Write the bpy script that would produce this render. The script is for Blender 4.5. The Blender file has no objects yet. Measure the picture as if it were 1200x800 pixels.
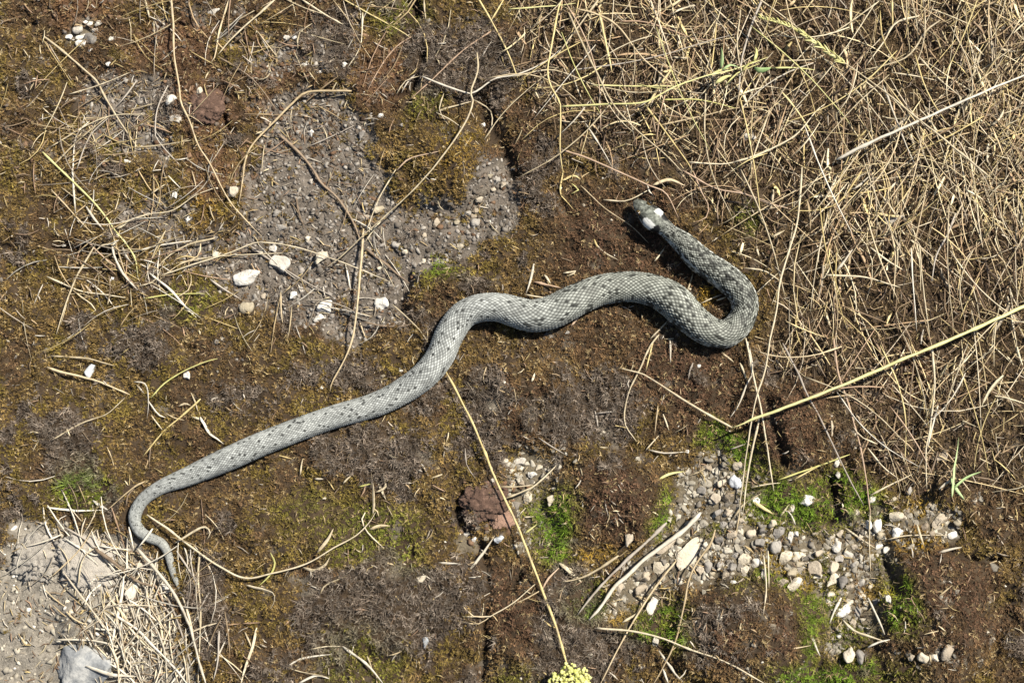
import bpy, math, random
import numpy as np
from mathutils import Vector

random.seed(7)
rng = np.random.default_rng(11)
scene = bpy.context.scene
COL = scene.collection

# ------------------------------------------------------------------ camera, sky, sun, exposure
DIST, TILT, FOC = 1.15, math.radians(8.0), 46.0
cam_d = bpy.data.cameras.new('camera')
cam = bpy.data.objects.new('camera', cam_d); COL.objects.link(cam)
cam_d.lens = FOC; cam_d.sensor_width = 36.0; cam_d.clip_start = 0.01; cam_d.clip_end = 200
cam.location = (0, -DIST*math.sin(TILT), DIST*math.cos(TILT)); cam.rotation_euler = (TILT, 0, 0)
scene.camera = cam

SUN_EL, SUN_AZ = math.radians(50), math.radians(33)      # azimuth counted from +X towards +Y
world = bpy.data.worlds.new('World'); scene.world = world; world.use_nodes = True
wn = world.node_tree.nodes; wl = world.node_tree.links
sky = wn.new('ShaderNodeTexSky'); sky.sky_type = 'NISHITA'; sky.sun_disc = False
sky.sun_elevation = SUN_EL; sky.sun_rotation = math.pi/2 - SUN_AZ
bg = wn['Background']; bg.inputs['Strength'].default_value = 0.05
wl.new(sky.outputs['Color'], bg.inputs['Color'])
sun_d = bpy.data.lights.new('sun', 'SUN'); sun_d.energy = 4.6; sun_d.angle = math.radians(0.5)
sun_d.color = (1.0, 0.935, 0.83)
sun = bpy.data.objects.new('sun', sun_d); COL.objects.link(sun)
to_sun = Vector((math.cos(SUN_AZ)*math.cos(SUN_EL), math.sin(SUN_AZ)*math.cos(SUN_EL), math.sin(SUN_EL)))
sun.rotation_euler = to_sun.to_track_quat('Z', 'Y').to_euler(); sun.location = to_sun*3
scene.view_settings.view_transform = 'Standard'; scene.view_settings.look = 'None'
scene.view_settings.exposure = 0.78; scene.view_settings.gamma = 1.0
scene.view_settings.use_curve_mapping = False

# ------------------------------------------------------------------ plan coordinates <-> ground
K = 36.0/FOC/1200.0
ct, st = math.cos(TILT), math.sin(TILT)
CY, CZ = -DIST*st, DIST*ct
def G(px, py, z=0.0):
    """plan position (survey units of about 0.75 mm) at height z -> world x, y"""
    u = (np.asarray(px, float)-600)*K; v = (400-np.asarray(py, float))*K
    dx, dy, dz = u, st+v*ct, -ct+v*st
    t = (z-CZ)/dz
    return dx*t, CY+dy*t
def P(x, y, z=0.0):
    x = np.asarray(x, float); y = np.asarray(y, float)
    rx, ry, rz = x, y-CY, z-CZ
    f = ry*st-rz*ct; up = ry*ct+rz*st
    f = np.maximum(f, 0.05)
    return 600+rx/f/K, 400-up/f/K
S = float(G(601, 400)[0]-G(600, 400)[0])        # metres in one plan unit

# ------------------------------------------------------------------ noise
_tab = rng.random((256, 256))
def vnoise(x, y):
    xi = np.floor(x).astype(int); yi = np.floor(y).astype(int)
    fx = x-xi; fy = y-yi; fx = fx*fx*(3-2*fx); fy = fy*fy*(3-2*fy)
    a = _tab[yi & 255, xi & 255]; b = _tab[yi & 255, (xi+1) & 255]
    c = _tab[(yi+1) & 255, xi & 255]; d = _tab[(yi+1) & 255, (xi+1) & 255]
    return (a*(1-fx)+b*fx)*(1-fy)+(c*(1-fx)+d*fx)*fy
def fbm(x, y, o=4, g=0.5):
    s = 0; a = 1; n = 0
    for i in range(o):
        s = s+a*vnoise(x+17.3*i, y+9.1*i); n += a; a *= g; x = x*2.03; y = y*2.03
    return s/n
def smooth(e0, e1, x):
    t = np.clip((x-e0)/(e1-e0), 0, 1); return t*t*(3-2*t)

# ------------------------------------------------------------------ the snake's line (survey units), full width
SN = [(745,235,7),(748,239,14),(754,245,20),(762,253,26.5),(769,259,27),(778,266,19),(788,275,19.5),(801,285,25),(818,302,29),
      (836,315,30),(853,327,31),(866,340,31),(873,356,30),(868,376,30),(853,390,31),(834,389,33),(816,378,35),(801,364,38),(787,351,39),
      (768,341,36),(743,336,34),(721,337,34),(700,341,34),(672,353,36),(648,365,37),(624,370,36),(603,365,34),(584,360,32),
      (561,361,31),(542,370,31),(527,391,32),(514,420,31),(490,446,30),(445,472,27),(386,490,25.5),(316,516,26),(266,538,26),
      (220,558,21),(190,570,16),(168,585,14),(158,604,14),(163,621,12.5),(176,630,11),(188,635,10),(196,646,9),(200,660,8),(204,674,6.5),
      (209,686,4.5),(213,696,2)]
def catmull(pts, n):
    p = np.array(pts, float)
    p = np.vstack([2*p[0]-p[1], p, 2*p[-1]-p[-2]])
    out = []
    for i in range(1, len(p)-2):
        t = np.linspace(0, 1, n, endpoint=False)[:, None]
        a, b, c, d = p[i-1], p[i], p[i+1], p[i+2]
        out.append(0.5*((2*b)+(c-a)*t+(2*a-5*b+4*c-d)*t**2+(3*b-a-3*c+d)*t**3))
    out.append(p[-2][None]); return np.vstack(out)
def resample(p, step=None, n=None):
    d = np.r_[0, np.cumsum(np.linalg.norm(np.diff(p[:, :2], axis=0), axis=1))]
    if n is None: n = max(2, int(d[-1]/step)+1)
    t = np.linspace(0, d[-1], n)
    return np.stack([np.interp(t, d, p[:, k]) for k in range(p.shape[1])], 1), t
snake_line, snake_s = resample(catmull(SN, 16), step=1.0)
for _ in range(7):
    snake_line[1:-1] = 0.25*snake_line[:-2]+0.5*snake_line[1:-1]+0.25*snake_line[2:]
snake_line[:, 2] = np.maximum(snake_line[:, 2], 1.5)

# ------------------------------------------------------------------ zone maps of the ground
X0, X1, Y0, Y1, RS = -600, 1800, -500, 1300, 3.0
gx = np.arange(X0, X1, RS); gy = np.arange(Y0, Y1, RS)
RX, RY = np.meshgrid(gx, gy)
wx = RX+26*(fbm(RX/38, RY/38, 4)-0.5)*2; wy = RY+26*(fbm(RX/38+50, RY/38+20, 4)-0.5)*2
def blur(a, n):
    for _ in range(n):
        a = np.pad(a, 1, mode='edge')
        a = (a[:-2, 1:-1]+a[2:, 1:-1]+a[1:-1, :-2]+a[1:-1, 2:]+2*a[1:-1, 1:-1])/6
    return a
def poly(pts, soft=3, warp=0.8):
    qx = RX+(wx-RX)*warp; qy = RY+(wy-RY)*warp
    ins = np.zeros(RX.shape, bool)
    for (ax, ay), (bx, by) in zip(pts, pts[1:]+pts[:1]):
        if ay == by: continue
        c = ((ay > qy) != (by > qy)) & (qx < (bx-ax)*(qy-ay)/(by-ay)+ax)
        ins ^= c
    return blur(ins.astype(float), soft)
def blobs(lst, soft=0.35):
    out = np.zeros(RX.shape)
    for cx, cy, rx, ry, w in lst:
        d = np.sqrt(((wx-cx)/rx)**2+((wy-cy)/ry)**2)
        out = np.maximum(out, w*(1-smooth(1-soft, 1+soft, d)))
    return out
Z = {}
Z['soil'] = poly([(285,190),(325,125),(400,112),(442,150),(432,190),(470,235),(530,240),(570,200),(600,200),(596,270),(548,302),(508,318),
                  (478,350),(468,395),(420,405),(350,385),(275,372),(235,330),(262,290),(290,262)], 3)
Z['soil'] = np.maximum(Z['soil'], poly([(90,92),(170,86),(205,120),(215,180),(150,182),(100,178)], 4))
Z['soil'] = np.maximum(Z['soil'], blobs([(175,255,50,22,.75),(225,295,40,25,.8),(350,60,55,30,.45),(230,30,80,22,.4),(300,330,40,40,.8)], .5))
Z['pale'] = poly([(20,615),(150,612),(188,648),(205,720),(225,800),(240,1000),(-80,1000),(-40,700)], 3)
Z['gravel'] = np.maximum(poly([(800,545),(850,528),(890,545),(898,600),(905,645),(888,684),(820,686),(745,716),(692,716),(770,632),(790,590)], 2),
                  poly([(588,528),(660,524),(664,600),(645,650),(592,630)], 3)*.75)
Z['gravel'] = np.maximum(Z['gravel'], poly([(898,608),(940,605),(1000,612),(1040,598),(1100,588),(1128,600),(1126,630),(1060,648),(1032,720),(1004,765),(965,762),(948,694),(902,680)], 2)*.85)
Z['gravel'] = np.maximum(Z['gravel'], blobs([(1075,768,46,13,.6),(105,40,32,18,.8),(548,640,14,18,.6)], .4))
Z['thatch'] = poly([(585,-500),(1800,-500),(1800,575),(1060,570),(985,500),(905,420),(893,330),(830,262),(765,205),(660,180),(610,100)], 10, 1.4)
Z['grey'] = blobs([(170,405,38,28,1),(92,520,32,46,1),(440,525,74,36,1),(470,710,95,48,1),(390,725,45,55,.9),(248,700,28,66,1),(565,490,36,58,.9),
                   (700,485,62,44,1),(540,75,70,46,.9),(395,60,40,38,.9),(280,470,50,26,.7),(400,440,70,26,.8),(685,745,66,56,1),(625,225,30,40,.8),
                   (560,335,28,18,.8),(430,690,50,40,.9),(690,450,40,30,.6),(860,745,70,40,.5),(500,470,40,30,.6),(160,270,46,14,.6),(640,790,40,40,.6),
                   (-60,300,70,50,1),(-50,640,60,60,.8),(1250,700,60,50,.9),(330,790,40,30,.6),(610,420,40,22,.4)], .5)
Z['green'] = blobs([(445,622,62,32,.6),(650,615,30,48,1),(842,524,42,18,1),(965,588,56,42,1),(765,725,44,30,1),(975,795,85,26,1),(1044,700,24,40,.95),
                    (508,322,44,16,.8),(425,770,48,36,.5),(782,592,16,34,.9),(900,690,46,14,.9),(905,585,40,30,.85),(880,540,26,16,.8),(1005,600,40,22,.7),(965,700,16,50,.7),(1000,745,26,20,.7),(830,615,14,18,.6),(905,650,14,24,.6),(945,730,18,60,.8),(470,645,26,36,.7),(98,572,40,22,.8),
                    (360,600,40,30,.4),(130,168,28,10,.9),(470,20,30,26,.6),(610,800,30,30,.4),(870,262,18,14,.7),(220,352,36,18,.5),(690,700,26,24,.8),(500,120,24,16,.5)], .5)
Z['yellow'] = blobs([(826,350,12,16,1),(932,684,40,6,.9),(1078,636,28,12,.9),(697,650,20,12,.9),(726,715,14,12,.8),(905,655,18,26,.6),(1020,690,18,12,.7),
                     (240,250,18,20,.5),(540,190,36,26,.35),(135,165,16,8,.8),(1070,600,14,14,.5)], .5)
Z['rust'] = blobs([(205,60,44,30,.8),(330,85,30,24,.7),(445,90,28,32,.8),(95,15,34,22,1),(318,130,26,24,.6),(240,125,36,34,.8),(250,200,26,34,.8),
                   (100,722,44,28,.6),(295,210,14,20,.5),(330,160,20,20,.4),(1075,450,32,40,.5),(1085,80,30,20,.3)], .5)
Z['dark'] = blobs([(710,285,95,72,1),(805,440,95,52,1),(615,720,62,82,.9),(720,590,64,52,1),(862,740,86,62,.8),(1090,720,66,90,.9),(925,495,62,52,1),
                   (500,40,50,40,.5),(600,190,30,50,.6),(760,300,60,60,1),(640,470,60,60,.6),(700,390,80,40,.8)], .6)
for k in ('grey', 'green', 'yellow', 'rust', 'dark'): Z[k] = blur(Z[k], 3)
rag = fbm(RX/15+40, RY/15+2, 4)-.5
for k in ('soil', 'pale', 'gravel'): Z[k] = blur(smooth(.22, .80, blur(Z[k], 12)+(1.9 if k == 'soil' else 1.5)*rag), 2)
Z['grey'] = np.clip(Z['grey']+.9*(fbm(RX/20+8, RY/20+33, 4)-.52)*(Z['grey'] > .02)+.9*smooth(.63, .76, fbm(RX/34+90, RY/34, 4))*(1-Z['thatch']), 0, 1)
# crevices between the moss cushions
def crevice(lines):
    out = np.zeros(RX.shape)
    for pts, w in lines:
        p, _ = resample(catmull([q+(0,) for q in pts], 8), step=2.0)
        for x, y, _z in p:
            ix = int((x-X0)/RS); iy = int((y-Y0)/RS); r = int(3*w/RS)+2
            sl = (slice(iy-r, iy+r+1), slice(ix-r, ix+r+1))
            d = np.hypot(wx[sl]*.25+RX[sl]*.75-x, wy[sl]*.25+RY[sl]*.75-y)
            out[sl] = np.maximum(out[sl], np.exp(-(d/w)**2))
    return out
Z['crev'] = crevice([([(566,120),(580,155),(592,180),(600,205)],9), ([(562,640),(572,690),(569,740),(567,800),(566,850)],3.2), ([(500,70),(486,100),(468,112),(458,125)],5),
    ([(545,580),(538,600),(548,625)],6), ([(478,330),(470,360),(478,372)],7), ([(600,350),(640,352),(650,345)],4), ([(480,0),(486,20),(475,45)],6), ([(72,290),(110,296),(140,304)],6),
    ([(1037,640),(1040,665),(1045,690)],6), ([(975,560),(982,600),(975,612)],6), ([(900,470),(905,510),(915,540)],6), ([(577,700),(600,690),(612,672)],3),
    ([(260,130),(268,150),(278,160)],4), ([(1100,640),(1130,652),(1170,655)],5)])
# distance from the snake and where along it
near = np.full(RX.shape, 1e3); nidx = np.zeros(RX.shape, int); ncen = np.full(RX.shape, 1e3)
for i, (x, y, w) in enumerate(snake_line):
    if i % 2: continue
    ix = int((x-X0)/RS); iy = int((y-Y0)/RS); r = 18
    sl = (slice(iy-r, iy+r+1), slice(ix-r, ix+r+1))
    d = np.hypot(RX[sl]-x, RY[sl]-y); dd = d-w/2
    m = dd < near[sl]; near[sl] = np.where(m, dd, near[sl]); nidx[sl] = np.where(m, i, nidx[sl]); ncen[sl] = np.where(m, d/(w/2), ncen[sl])
def samp(a, px, py):
    fx = np.clip((px-X0)/RS, 0, a.shape[1]-1.001); fy = np.clip((py-Y0)/RS, 0, a.shape[0]-1.001)
    ix = fx.astype(int); iy = fy.astype(int); tx = fx-ix; ty = fy-iy
    return (a[iy, ix]*(1-tx)+a[iy, ix+1]*tx)*(1-ty)+(a[iy+1, ix]*(1-tx)+a[iy+1, ix+1]*tx)*ty

# ------------------------------------------------------------------ height of the ground
bare = np.clip(np.maximum.reduce([Z['soil'], Z['pale'], Z['gravel']]), 0, 1)
bare_s = blur(bare, 9)
cush = fbm(RX/46+3, RY/46+8, 3)
dome = 1-np.abs(2*fbm(RX/30, RY/30+31, 2)-1)
HM = 0.004*fbm(RX/170, RY/170, 2) + (1-bare_s)*(0.0008+0.0085*cush+0.0035*dome) + bare_s*(0.0065*fbm(RX/22, RY/22, 4)+.0030*fbm(RX/7+3, RY/7, 2)-0.0035)
HM += (1-bare_s)*(.0085*(fbm(RX/17+70, RY/17, 3)-.5)+.0045*(fbm(RX/8+20, RY/8+60, 2)-.5))
HM += 0.003*Z['grey']*fbm(RX/9, RY/9, 3)
HM -= 0.010*Z['crev']
for cx, cy, rx, ry, hh_ in [(520,195,70,50,.016),(868,748,92,64,.024),(715,585,72,62,.016),(1092,730,70,100,.020),(930,498,62,52,.017),(640,745,70,80,.007),(105,722,50,34,.009),(540,340,60,26,.004),(480,715,110,60,.007),(430,525,90,44,.005),(170,410,60,40,.006),(300,620,90,60,.005),(620,470,60,60,.006)]:
    q_ = 1-(((RX*.75+wx*.25)-cx)/rx)**2-(((RY*.75+wy*.25)-cy)/ry)**2
    HM += hh_*np.clip(q_, 0, 1)**.75
base0 = samp(blur(HM, 10), snake_line[:, 0], snake_line[:, 1])
for _ in range(400): base0[1:-1] = (base0[:-2]+base0[1:-1]+base0[2:])/3
lie = 1-smooth(0.55, 1.5, ncen)
HM = HM*(1-lie)+(base0[nidx]-0.0012)*lie
def Hpx(px, py): return samp(HM, np.asarray(px, float), np.asarray(py, float))
def Hxy(x, y):
    px, py = P(x, y); return Hpx(px, py)

# ------------------------------------------------------------------ mesh + material helpers
def mesh_from(name, V, F, mat, col=None, smoothf=False):
    """V (n,3); F (m,k) index array of one polygon size, or a list of such arrays"""
    fs = F if isinstance(F, list) else [F]
    me = bpy.data.meshes.new(name)
    V = np.ascontiguousarray(V, dtype=np.float32)
    me.vertices.add(len(V)); me.vertices.foreach_set('co', V.ravel())
    nl = sum(f.size for f in fs); npoly = sum(len(f) for f in fs)
    me.loops.add(nl); me.polygons.add(npoly)
    me.loops.foreach_set('vertex_index', np.concatenate([f.ravel() for f in fs]).astype(np.int32))
    tot = np.concatenate([np.full(len(f), f.shape[1]) for f in fs]); start = np.r_[0, np.cumsum(tot)[:-1]]
    me.polygons.foreach_set('loop_start', start.astype(np.int32))
    if smoothf: me.polygons.foreach_set('use_smooth', np.ones(npoly, bool))
    me.update(calc_edges=True)
    if col is not None:
        a = me.color_attributes.new('Col', 'FLOAT_COLOR', 'POINT')
        c = np.ones((len(V), 4), np.float32); c[:, :3] = np.clip(col, 0, 1); a.data.foreach_set('color', c.ravel())
    if mat: me.materials.append(mat)
    return me
def add(name, me, parent=None, loc=None):
    o = bpy.data.objects.new(name, me); COL.objects.link(o)
    if parent: o.parent = parent
    if loc is not None: o.location = loc
    return o
things = []
def tag(o, label, cat, group=None, kind=None):
    o['label'] = label; o['category'] = cat
    if group: o['group'] = group
    if kind: o['kind'] = kind
    else: things.append(o)
    return o
def newmat(name, rough=0.8, spec=0.3):
    m = bpy.data.materials.new(name); m.use_nodes = True
    b = m.node_tree.nodes['Principled BSDF']
    b.inputs['Roughness'].default_value = rough; b.inputs['Specular IOR Level'].default_value = spec
    return m, m.node_tree.nodes, m.node_tree.links, b
def attr_mat(name, rough=0.8, spec=0.3, nscale=0, namt=0.4, bump=0.0, bscale=800, trans=0.0):
    m, n, l, b = newmat(name, rough, spec)
    a = n.new('ShaderNodeAttribute'); a.attribute_name = 'Col'; out = a.outputs['Color']
    tc = n.new('ShaderNodeTexCoord')
    if nscale:
        t = n.new('ShaderNodeTexNoise'); t.inputs['Scale'].default_value = nscale; t.inputs['Detail'].default_value = 6; t.inputs['Roughness'].default_value = .7
        l.new(tc.outputs['Object'], t.inputs['Vector'])
        mr = n.new('ShaderNodeMapRange'); mr.inputs['From Min'].default_value = .25; mr.inputs['From Max'].default_value = .75
        mr.inputs['To Min'].default_value = 1-namt; mr.inputs['To Max'].default_value = 1+namt; l.new(t.outputs['Fac'], mr.inputs['Value'])
        mx = n.new('ShaderNodeMix'); mx.data_type = 'RGBA'; mx.blend_type = 'MULTIPLY'; mx.inputs[0].default_value = 1
        l.new(out, mx.inputs[6]); l.new(mr.outputs['Result'], mx.inputs[7]); out = mx.outputs[2]
    l.new(out, b.inputs['Base Color'])
    if bump:
        t2 = n.new('ShaderNodeTexNoise'); t2.inputs['Scale'].default_value = bscale; t2.inputs['Detail'].default_value = 5
        l.new(tc.outputs['Object'], t2.inputs['Vector'])
        bp = n.new('ShaderNodeBump'); bp.inputs['Strength'].default_value = bump; bp.inputs['Distance'].default_value = 0.001
        l.new(t2.outputs['Fac'], bp.inputs['Height']); l.new(bp.outputs['Normal'], b.inputs['Normal'])
    if trans:
        tr = n.new('ShaderNodeBsdfTranslucent'); l.new(out, tr.inputs['Color'])
        ms = n.new('ShaderNodeMixShader'); ms.inputs[0].default_value = trans
        l.new(b.outputs[0], ms.inputs[1]); l.new(tr.outputs[0], ms.inputs[2]); l.new(ms.outputs[0], n['Material Output'].inputs['Surface'])
    return m
def fibre_mat(name, c0, c1, rough=0.55, speck=(0.25, 0.2, 0.15)):
    """dry plant fibre: streaky along, each object a little different"""
    m, n, l, b = newmat(name, rough, 0.35)
    oi = n.new('ShaderNodeObjectInfo'); tc = n.new('ShaderNodeTexCoord')
    t = n.new('ShaderNodeTexNoise'); t.inputs['Scale'].default_value = 190; t.inputs['Detail'].default_value = 8; t.inputs['Roughness'].default_value = .75
    va = n.new('ShaderNodeVectorMath'); va.operation = 'ADD'
    l.new(tc.outputs['Object'], va.inputs[0]); l.new(oi.outputs['Location'], va.inputs[1]); l.new(va.outputs[0], t.inputs['Vector'])
    ad = n.new('ShaderNodeMath'); ad.operation = 'MULTIPLY_ADD'; ad.inputs[1].default_value = 1.5; ad.inputs[2].default_value = -0.5
    l.new(t.outputs['Fac'], ad.inputs[0])
    a2 = n.new('ShaderNodeMath'); a2.operation = 'MULTIPLY_ADD'; a2.inputs[1].default_value = 0.45
    l.new(oi.outputs['Random'], a2.inputs[0]); l.new(ad.outputs[0], a2.inputs[2])
    r = n.new('ShaderNodeValToRGB'); r.color_ramp.elements[0].color = (*c0, 1); r.color_ramp.elements[1].color = (*c1, 1)
    r.color_ramp.elements[0].position = .15; r.color_ramp.elements[1].position = .8
    l.new(a2.outputs[0], r.inputs[0])
    t3 = n.new('ShaderNodeTexNoise'); t3.inputs['Scale'].default_value = 90; l.new(va.outputs[0], t3.inputs['Vector'])
    mr = n.new('ShaderNodeMapRange'); mr.inputs['From Min'].default_value = .6; mr.inputs['From Max'].default_value = .72; mr.inputs['To Max'].default_value = .55
    l.new(t3.outputs['Fac'], mr.inputs['Value'])
    mx = n.new('ShaderNodeMix'); mx.data_type = 'RGBA'; l.new(mr.outputs['Result'], mx.inputs[0]); l.new(r.outputs[0], mx.inputs[6]); mx.inputs[7].default_value = (*speck, 1)
    l.new(mx.outputs[2], b.inputs['Base Color'])
    return m
def stone_mat(name, c0, c1, rough=0.75, scale=120, c2=None):
    m, n, l, b = newmat(name, rough, 0.35)
    oi = n.new('ShaderNodeObjectInfo'); tc = n.new('ShaderNodeTexCoord')
    va = n.new('ShaderNodeNewGeometry')
    t = n.new('ShaderNodeTexNoise'); t.inputs['Scale'].default_value = scale; t.inputs['Detail'].default_value = 8; t.inputs['Roughness'].default_value = .65
    l.new(va.outputs[0], t.inputs['Vector'])
    a2 = n.new('ShaderNodeMath'); a2.operation = 'MULTIPLY_ADD'; a2.inputs[1].default_value = 0.5; a2.inputs[2].default_value = -.25
    l.new(oi.outputs['Random'], a2.inputs[0])
    a3 = n.new('ShaderNodeMath'); a3.operation = 'ADD'; l.new(a2.outputs[0], a3.inputs[0]); l.new(t.outputs['Fac'], a3.inputs[1])
    r = n.new('ShaderNodeValToRGB'); r.color_ramp.elements[0].color = (*c0, 1); r.color_ramp.elements[1].color = (*c1, 1)
    r.color_ramp.elements[0].position = .28; r.color_ramp.elements[1].position = .68
    if c2: e = r.color_ramp.elements.new(.45); e.color = (*c2, 1)
    l.new(a3.outputs[0], r.inputs[0]); l.new(r.outputs[0], b.inputs['Base Color'])
    t2 = n.new('ShaderNodeTexNoise'); t2.inputs['Scale'].default_value = scale*5; t2.inputs['Detail'].default_value = 6; l.new(va.outputs[0], t2.inputs['Vector'])
    bp = n.new('ShaderNodeBump'); bp.inputs['Strength'].default_value = .9; bp.inputs['Distance'].default_value = .0012
    l.new(t2.outputs['Fac'], bp.inputs['Height']); l.new(bp.outputs['Normal'], b.inputs['Normal'])
    return m

# ------------------------------------------------------------------ ground sheet (fine where things lie, coarse to the horizon)
def axis(a, b, step, far=40.0):
    c = np.arange(a, b+step/2, step); out = []; d = step; x = a
    while x > -far: d *= 1.16; x -= d; out.append(x)
    lo = out[::-1]; out = []; d = step; x = c[-1]
    while x < far: d *= 1.16; x += d; out.append(x)
    return np.r_[lo, c, out]
ax, ay = axis(-.62, .62, .0028), axis(-.45, .45, .0028)
GX, GY = np.meshgrid(ax, ay)
gpx, gpy = P(GX, GY)
gz = Hpx(gpx, gpy)
gz = gz + np.where(np.hypot(GX, GY) > .9, .03*(fbm(GX*2.2, GY*2.2, 3)-.5)*np.clip(np.hypot(GX, GY)-.9, 0, 1), 0)
def zc(k, px, py): return samp(Z[k], px, py)[..., None]
def ground_colour(px, py):
    n1 = fbm(px/14, py/14, 4)[..., None]; n2 = fbm(px/5+7, py/5, 3)[..., None]
    c = np.array([.052, .036, .022])*(0.7+.7*n1)
    c = c*(1-zc('rust', px, py)*.8)+np.array([.14, .075, .04])*(.6+.8*n2)*zc('rust', px, py)*.8
    so = np.clip(zc('soil', px, py)*1.25-.25*n1, 0, 1)
    soilc = np.array([.140, .119, .096])*(.45+1.1*n2)*(.65+.7*n1)
    c = c*(1-so)+soilc*so
    pa = np.clip(zc('pale', px, py)*1.2-.2*n1, 0, 1)
    palec = np.array([.24, .215, .175])*(.5+.9*n2)
    c = c*(1-pa)+palec*pa
    gr = zc('gravel', px, py)
    c = c*(1-gr)+np.array([.15, .125, .085])*(.5+.9*n2)*gr
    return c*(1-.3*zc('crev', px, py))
nx, ny = len(ax), len(ay)
idx = np.arange(nx*ny).reshape(ny, nx)
quads = np.stack([idx[:-1, :-1], idx[:-1, 1:], idx[1:, 1:], idx[1:, :-1]], -1).reshape(-1, 4)
far = smooth(.62, .9, np.hypot(GX, GY*1.2))[..., None]
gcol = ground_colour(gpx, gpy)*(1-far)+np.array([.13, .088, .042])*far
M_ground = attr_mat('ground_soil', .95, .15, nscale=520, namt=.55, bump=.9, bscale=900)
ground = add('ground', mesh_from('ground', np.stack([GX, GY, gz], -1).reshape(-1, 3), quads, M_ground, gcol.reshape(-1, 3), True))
ground['kind'] = 'structure'
ground['label'] = 'grey and brown dusty soil under the moss, grass and stones'

# ------------------------------------------------------------------ moss: one leafy carpet, every shoot a rosette of pointed leaves
def make_moss():
    sp = .00185
    xs = np.arange(-.66, .66, sp); ys = np.arange(-.48, .50, sp)
    x, y = [a.ravel() for a in np.meshgrid(xs, ys)]
    x = x+rng.uniform(-.6, .6, x.size)*sp; y = y+rng.uniform(-.6, .6, y.size)*sp
    px, py = P(x, y)
    z = {k: samp(Z[k], px, py) for k in Z}
    nb = samp(near, px, py)
    fine = fbm(px/7, py/7, 3); patch = fbm(px/60+5, py/60+1, 4); pat2 = fbm(px/24+11, py/24+3, 3)
    cover = 1-np.maximum.reduce([z['soil']*1.05, z['pale']*1.15, z['gravel']*np.where(np.maximum(z['green'], z['yellow']) > .30, .15, np.where(pat2 < .42, .55, 1.05))])
    cover = cover+.55*z['soil']*smooth(.56, .66, fbm(px/16+77, py/16, 3))
    cover = cover-.55*z['thatch']*smooth(.4, .6, pat2)-.8*z['crev']-.35*z['rust']
    keep = (rng.random(x.size) < cover*1.15) & (nb > -2.0) & (fine > .2) & (vnoise(px/3.6+5, py/3.6+90) > .30)
    # fewer outside the part that shows
    out = (px < -70) | (px > 1270) | (py < -70) | (py > 870)
    keep &= ~out | (rng.random(x.size) < .55)
    x, y, px, py, fine, patch, pat2 = [a[keep] for a in (x, y, px, py, fine, patch, pat2)]
    z = {k: z[k][keep] for k in z}; n = x.size
    def mixc(c, col, w): return c*(1-w[:, None])+np.array(col)*w[:, None]
    c = np.tile(np.array([.186, .126, .046]), (n, 1))
    c = mixc(c, (.132, .083, .043), smooth(.44, .60, patch))
    c = mixc(c, (.185, .138, .036), smooth(.50, .68, pat2)*.85)
    c = mixc(c, (.128, .074, .046), z['dark']*.9)
    c = mixc(c, (.115, .080, .048), z['thatch']*.8)
    c = mixc(c, (.19, .105, .058), z['rust']*.8)
    isg = (z['grey']*(.5+1.0*fine)+rng.normal(0, .13, n) > .53)
    c = np.where(isg[:, None], mixc(np.tile(np.array([.225, .188, .150]), (n, 1)), (.095, .070, .050), rng.random(n)), c)
    g = np.clip(z['green']*(.6+1.1*fine)-.05, 0, 1)*np.where(isg, .3, 1)
    c = mixc(c, (.160, .185, .028), g*.97)
    deep = smooth(.62, .9, z['green'])*(pat2 > .40)
    c = mixc(c, (.135, .215, .024), deep*.9)
    c = mixc(c, (.34, .215, .03), np.clip(z['yellow']*(.4+1.2*fine), 0, 1)*.9)
    c = c*(.45+.5*rng.random(n)+.75*rng.random(n)**3)[:, None]*(.72+.56*smooth(.3, .7, fbm(px/10+3, py/10+44, 3)))[:, None]
    tips = rng.random(n) < .085
    c = np.where(tips[:, None] & ~isg[:, None], np.array([.38, .29, .15])*(.55+.6*rng.random(n))[:, None], c)
    c = c*1.22
    L = 6
    phi = (rng.random((n, 1))*6.283+np.arange(L)[None]*6.283/L+rng.uniform(-.5, .5, (n, L)))
    alpha = rng.uniform(.40, 1.30, (n, L)); ln = rng.uniform(.0014, .0029, (n, L))*np.exp(rng.normal(0, .25, (n, 1)))
    ln = np.where(isg[:, None], ln*1.7, ln); wid = np.where(isg[:, None], .00033, .00037)*np.ones((n, L))
    wid = np.where(deep[:, None] > .2, wid*.8, wid); ln = np.where(deep[:, None] > .2, ln*1.5, ln)
    drop = isg & (rng.random(n) < .45)
    ln = np.where(drop[:, None], ln*.35, ln)
    z0 = Hpx(px, py)+rng.uniform(-.0006, .0014, n)+np.where(isg, .0006, 0)
    lean = rng.normal(0, .25, (n, 2))
    d = np.stack([np.cos(phi)*np.sin(alpha)+lean[:, :1], np.sin(phi)*np.sin(alpha)+lean[:, 1:], np.cos(alpha)], -1)
    pr = np.stack([-np.sin(phi), np.cos(phi), np.zeros_like(phi)], -1)
    b = np.stack([x, y, z0], -1)[:, None]+d*(.12*ln)[..., None]
    V = np.stack([b-pr*wid[..., None], b+pr*wid[..., None], b+d*ln[..., None]+np.array([0, 0, 0])], 2).reshape(-1, 3)
    cl = (c[:, None, :]*rng.uniform(.7, 1.35, (n, L, 1)))
    C = np.repeat(cl.reshape(-1, 3), 3, 0)
    F = np.arange(len(V)).reshape(-1, 3)
    M = attr_mat('moss_leaf', .8, .10, trans=.12)
    o = add('moss', mesh_from('moss', V, F, M, C))
    tag(o, 'low carpet of dry golden, brown, grey and green moss', 'moss', kind='stuff')
    return n
n_moss = make_moss()

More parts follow.
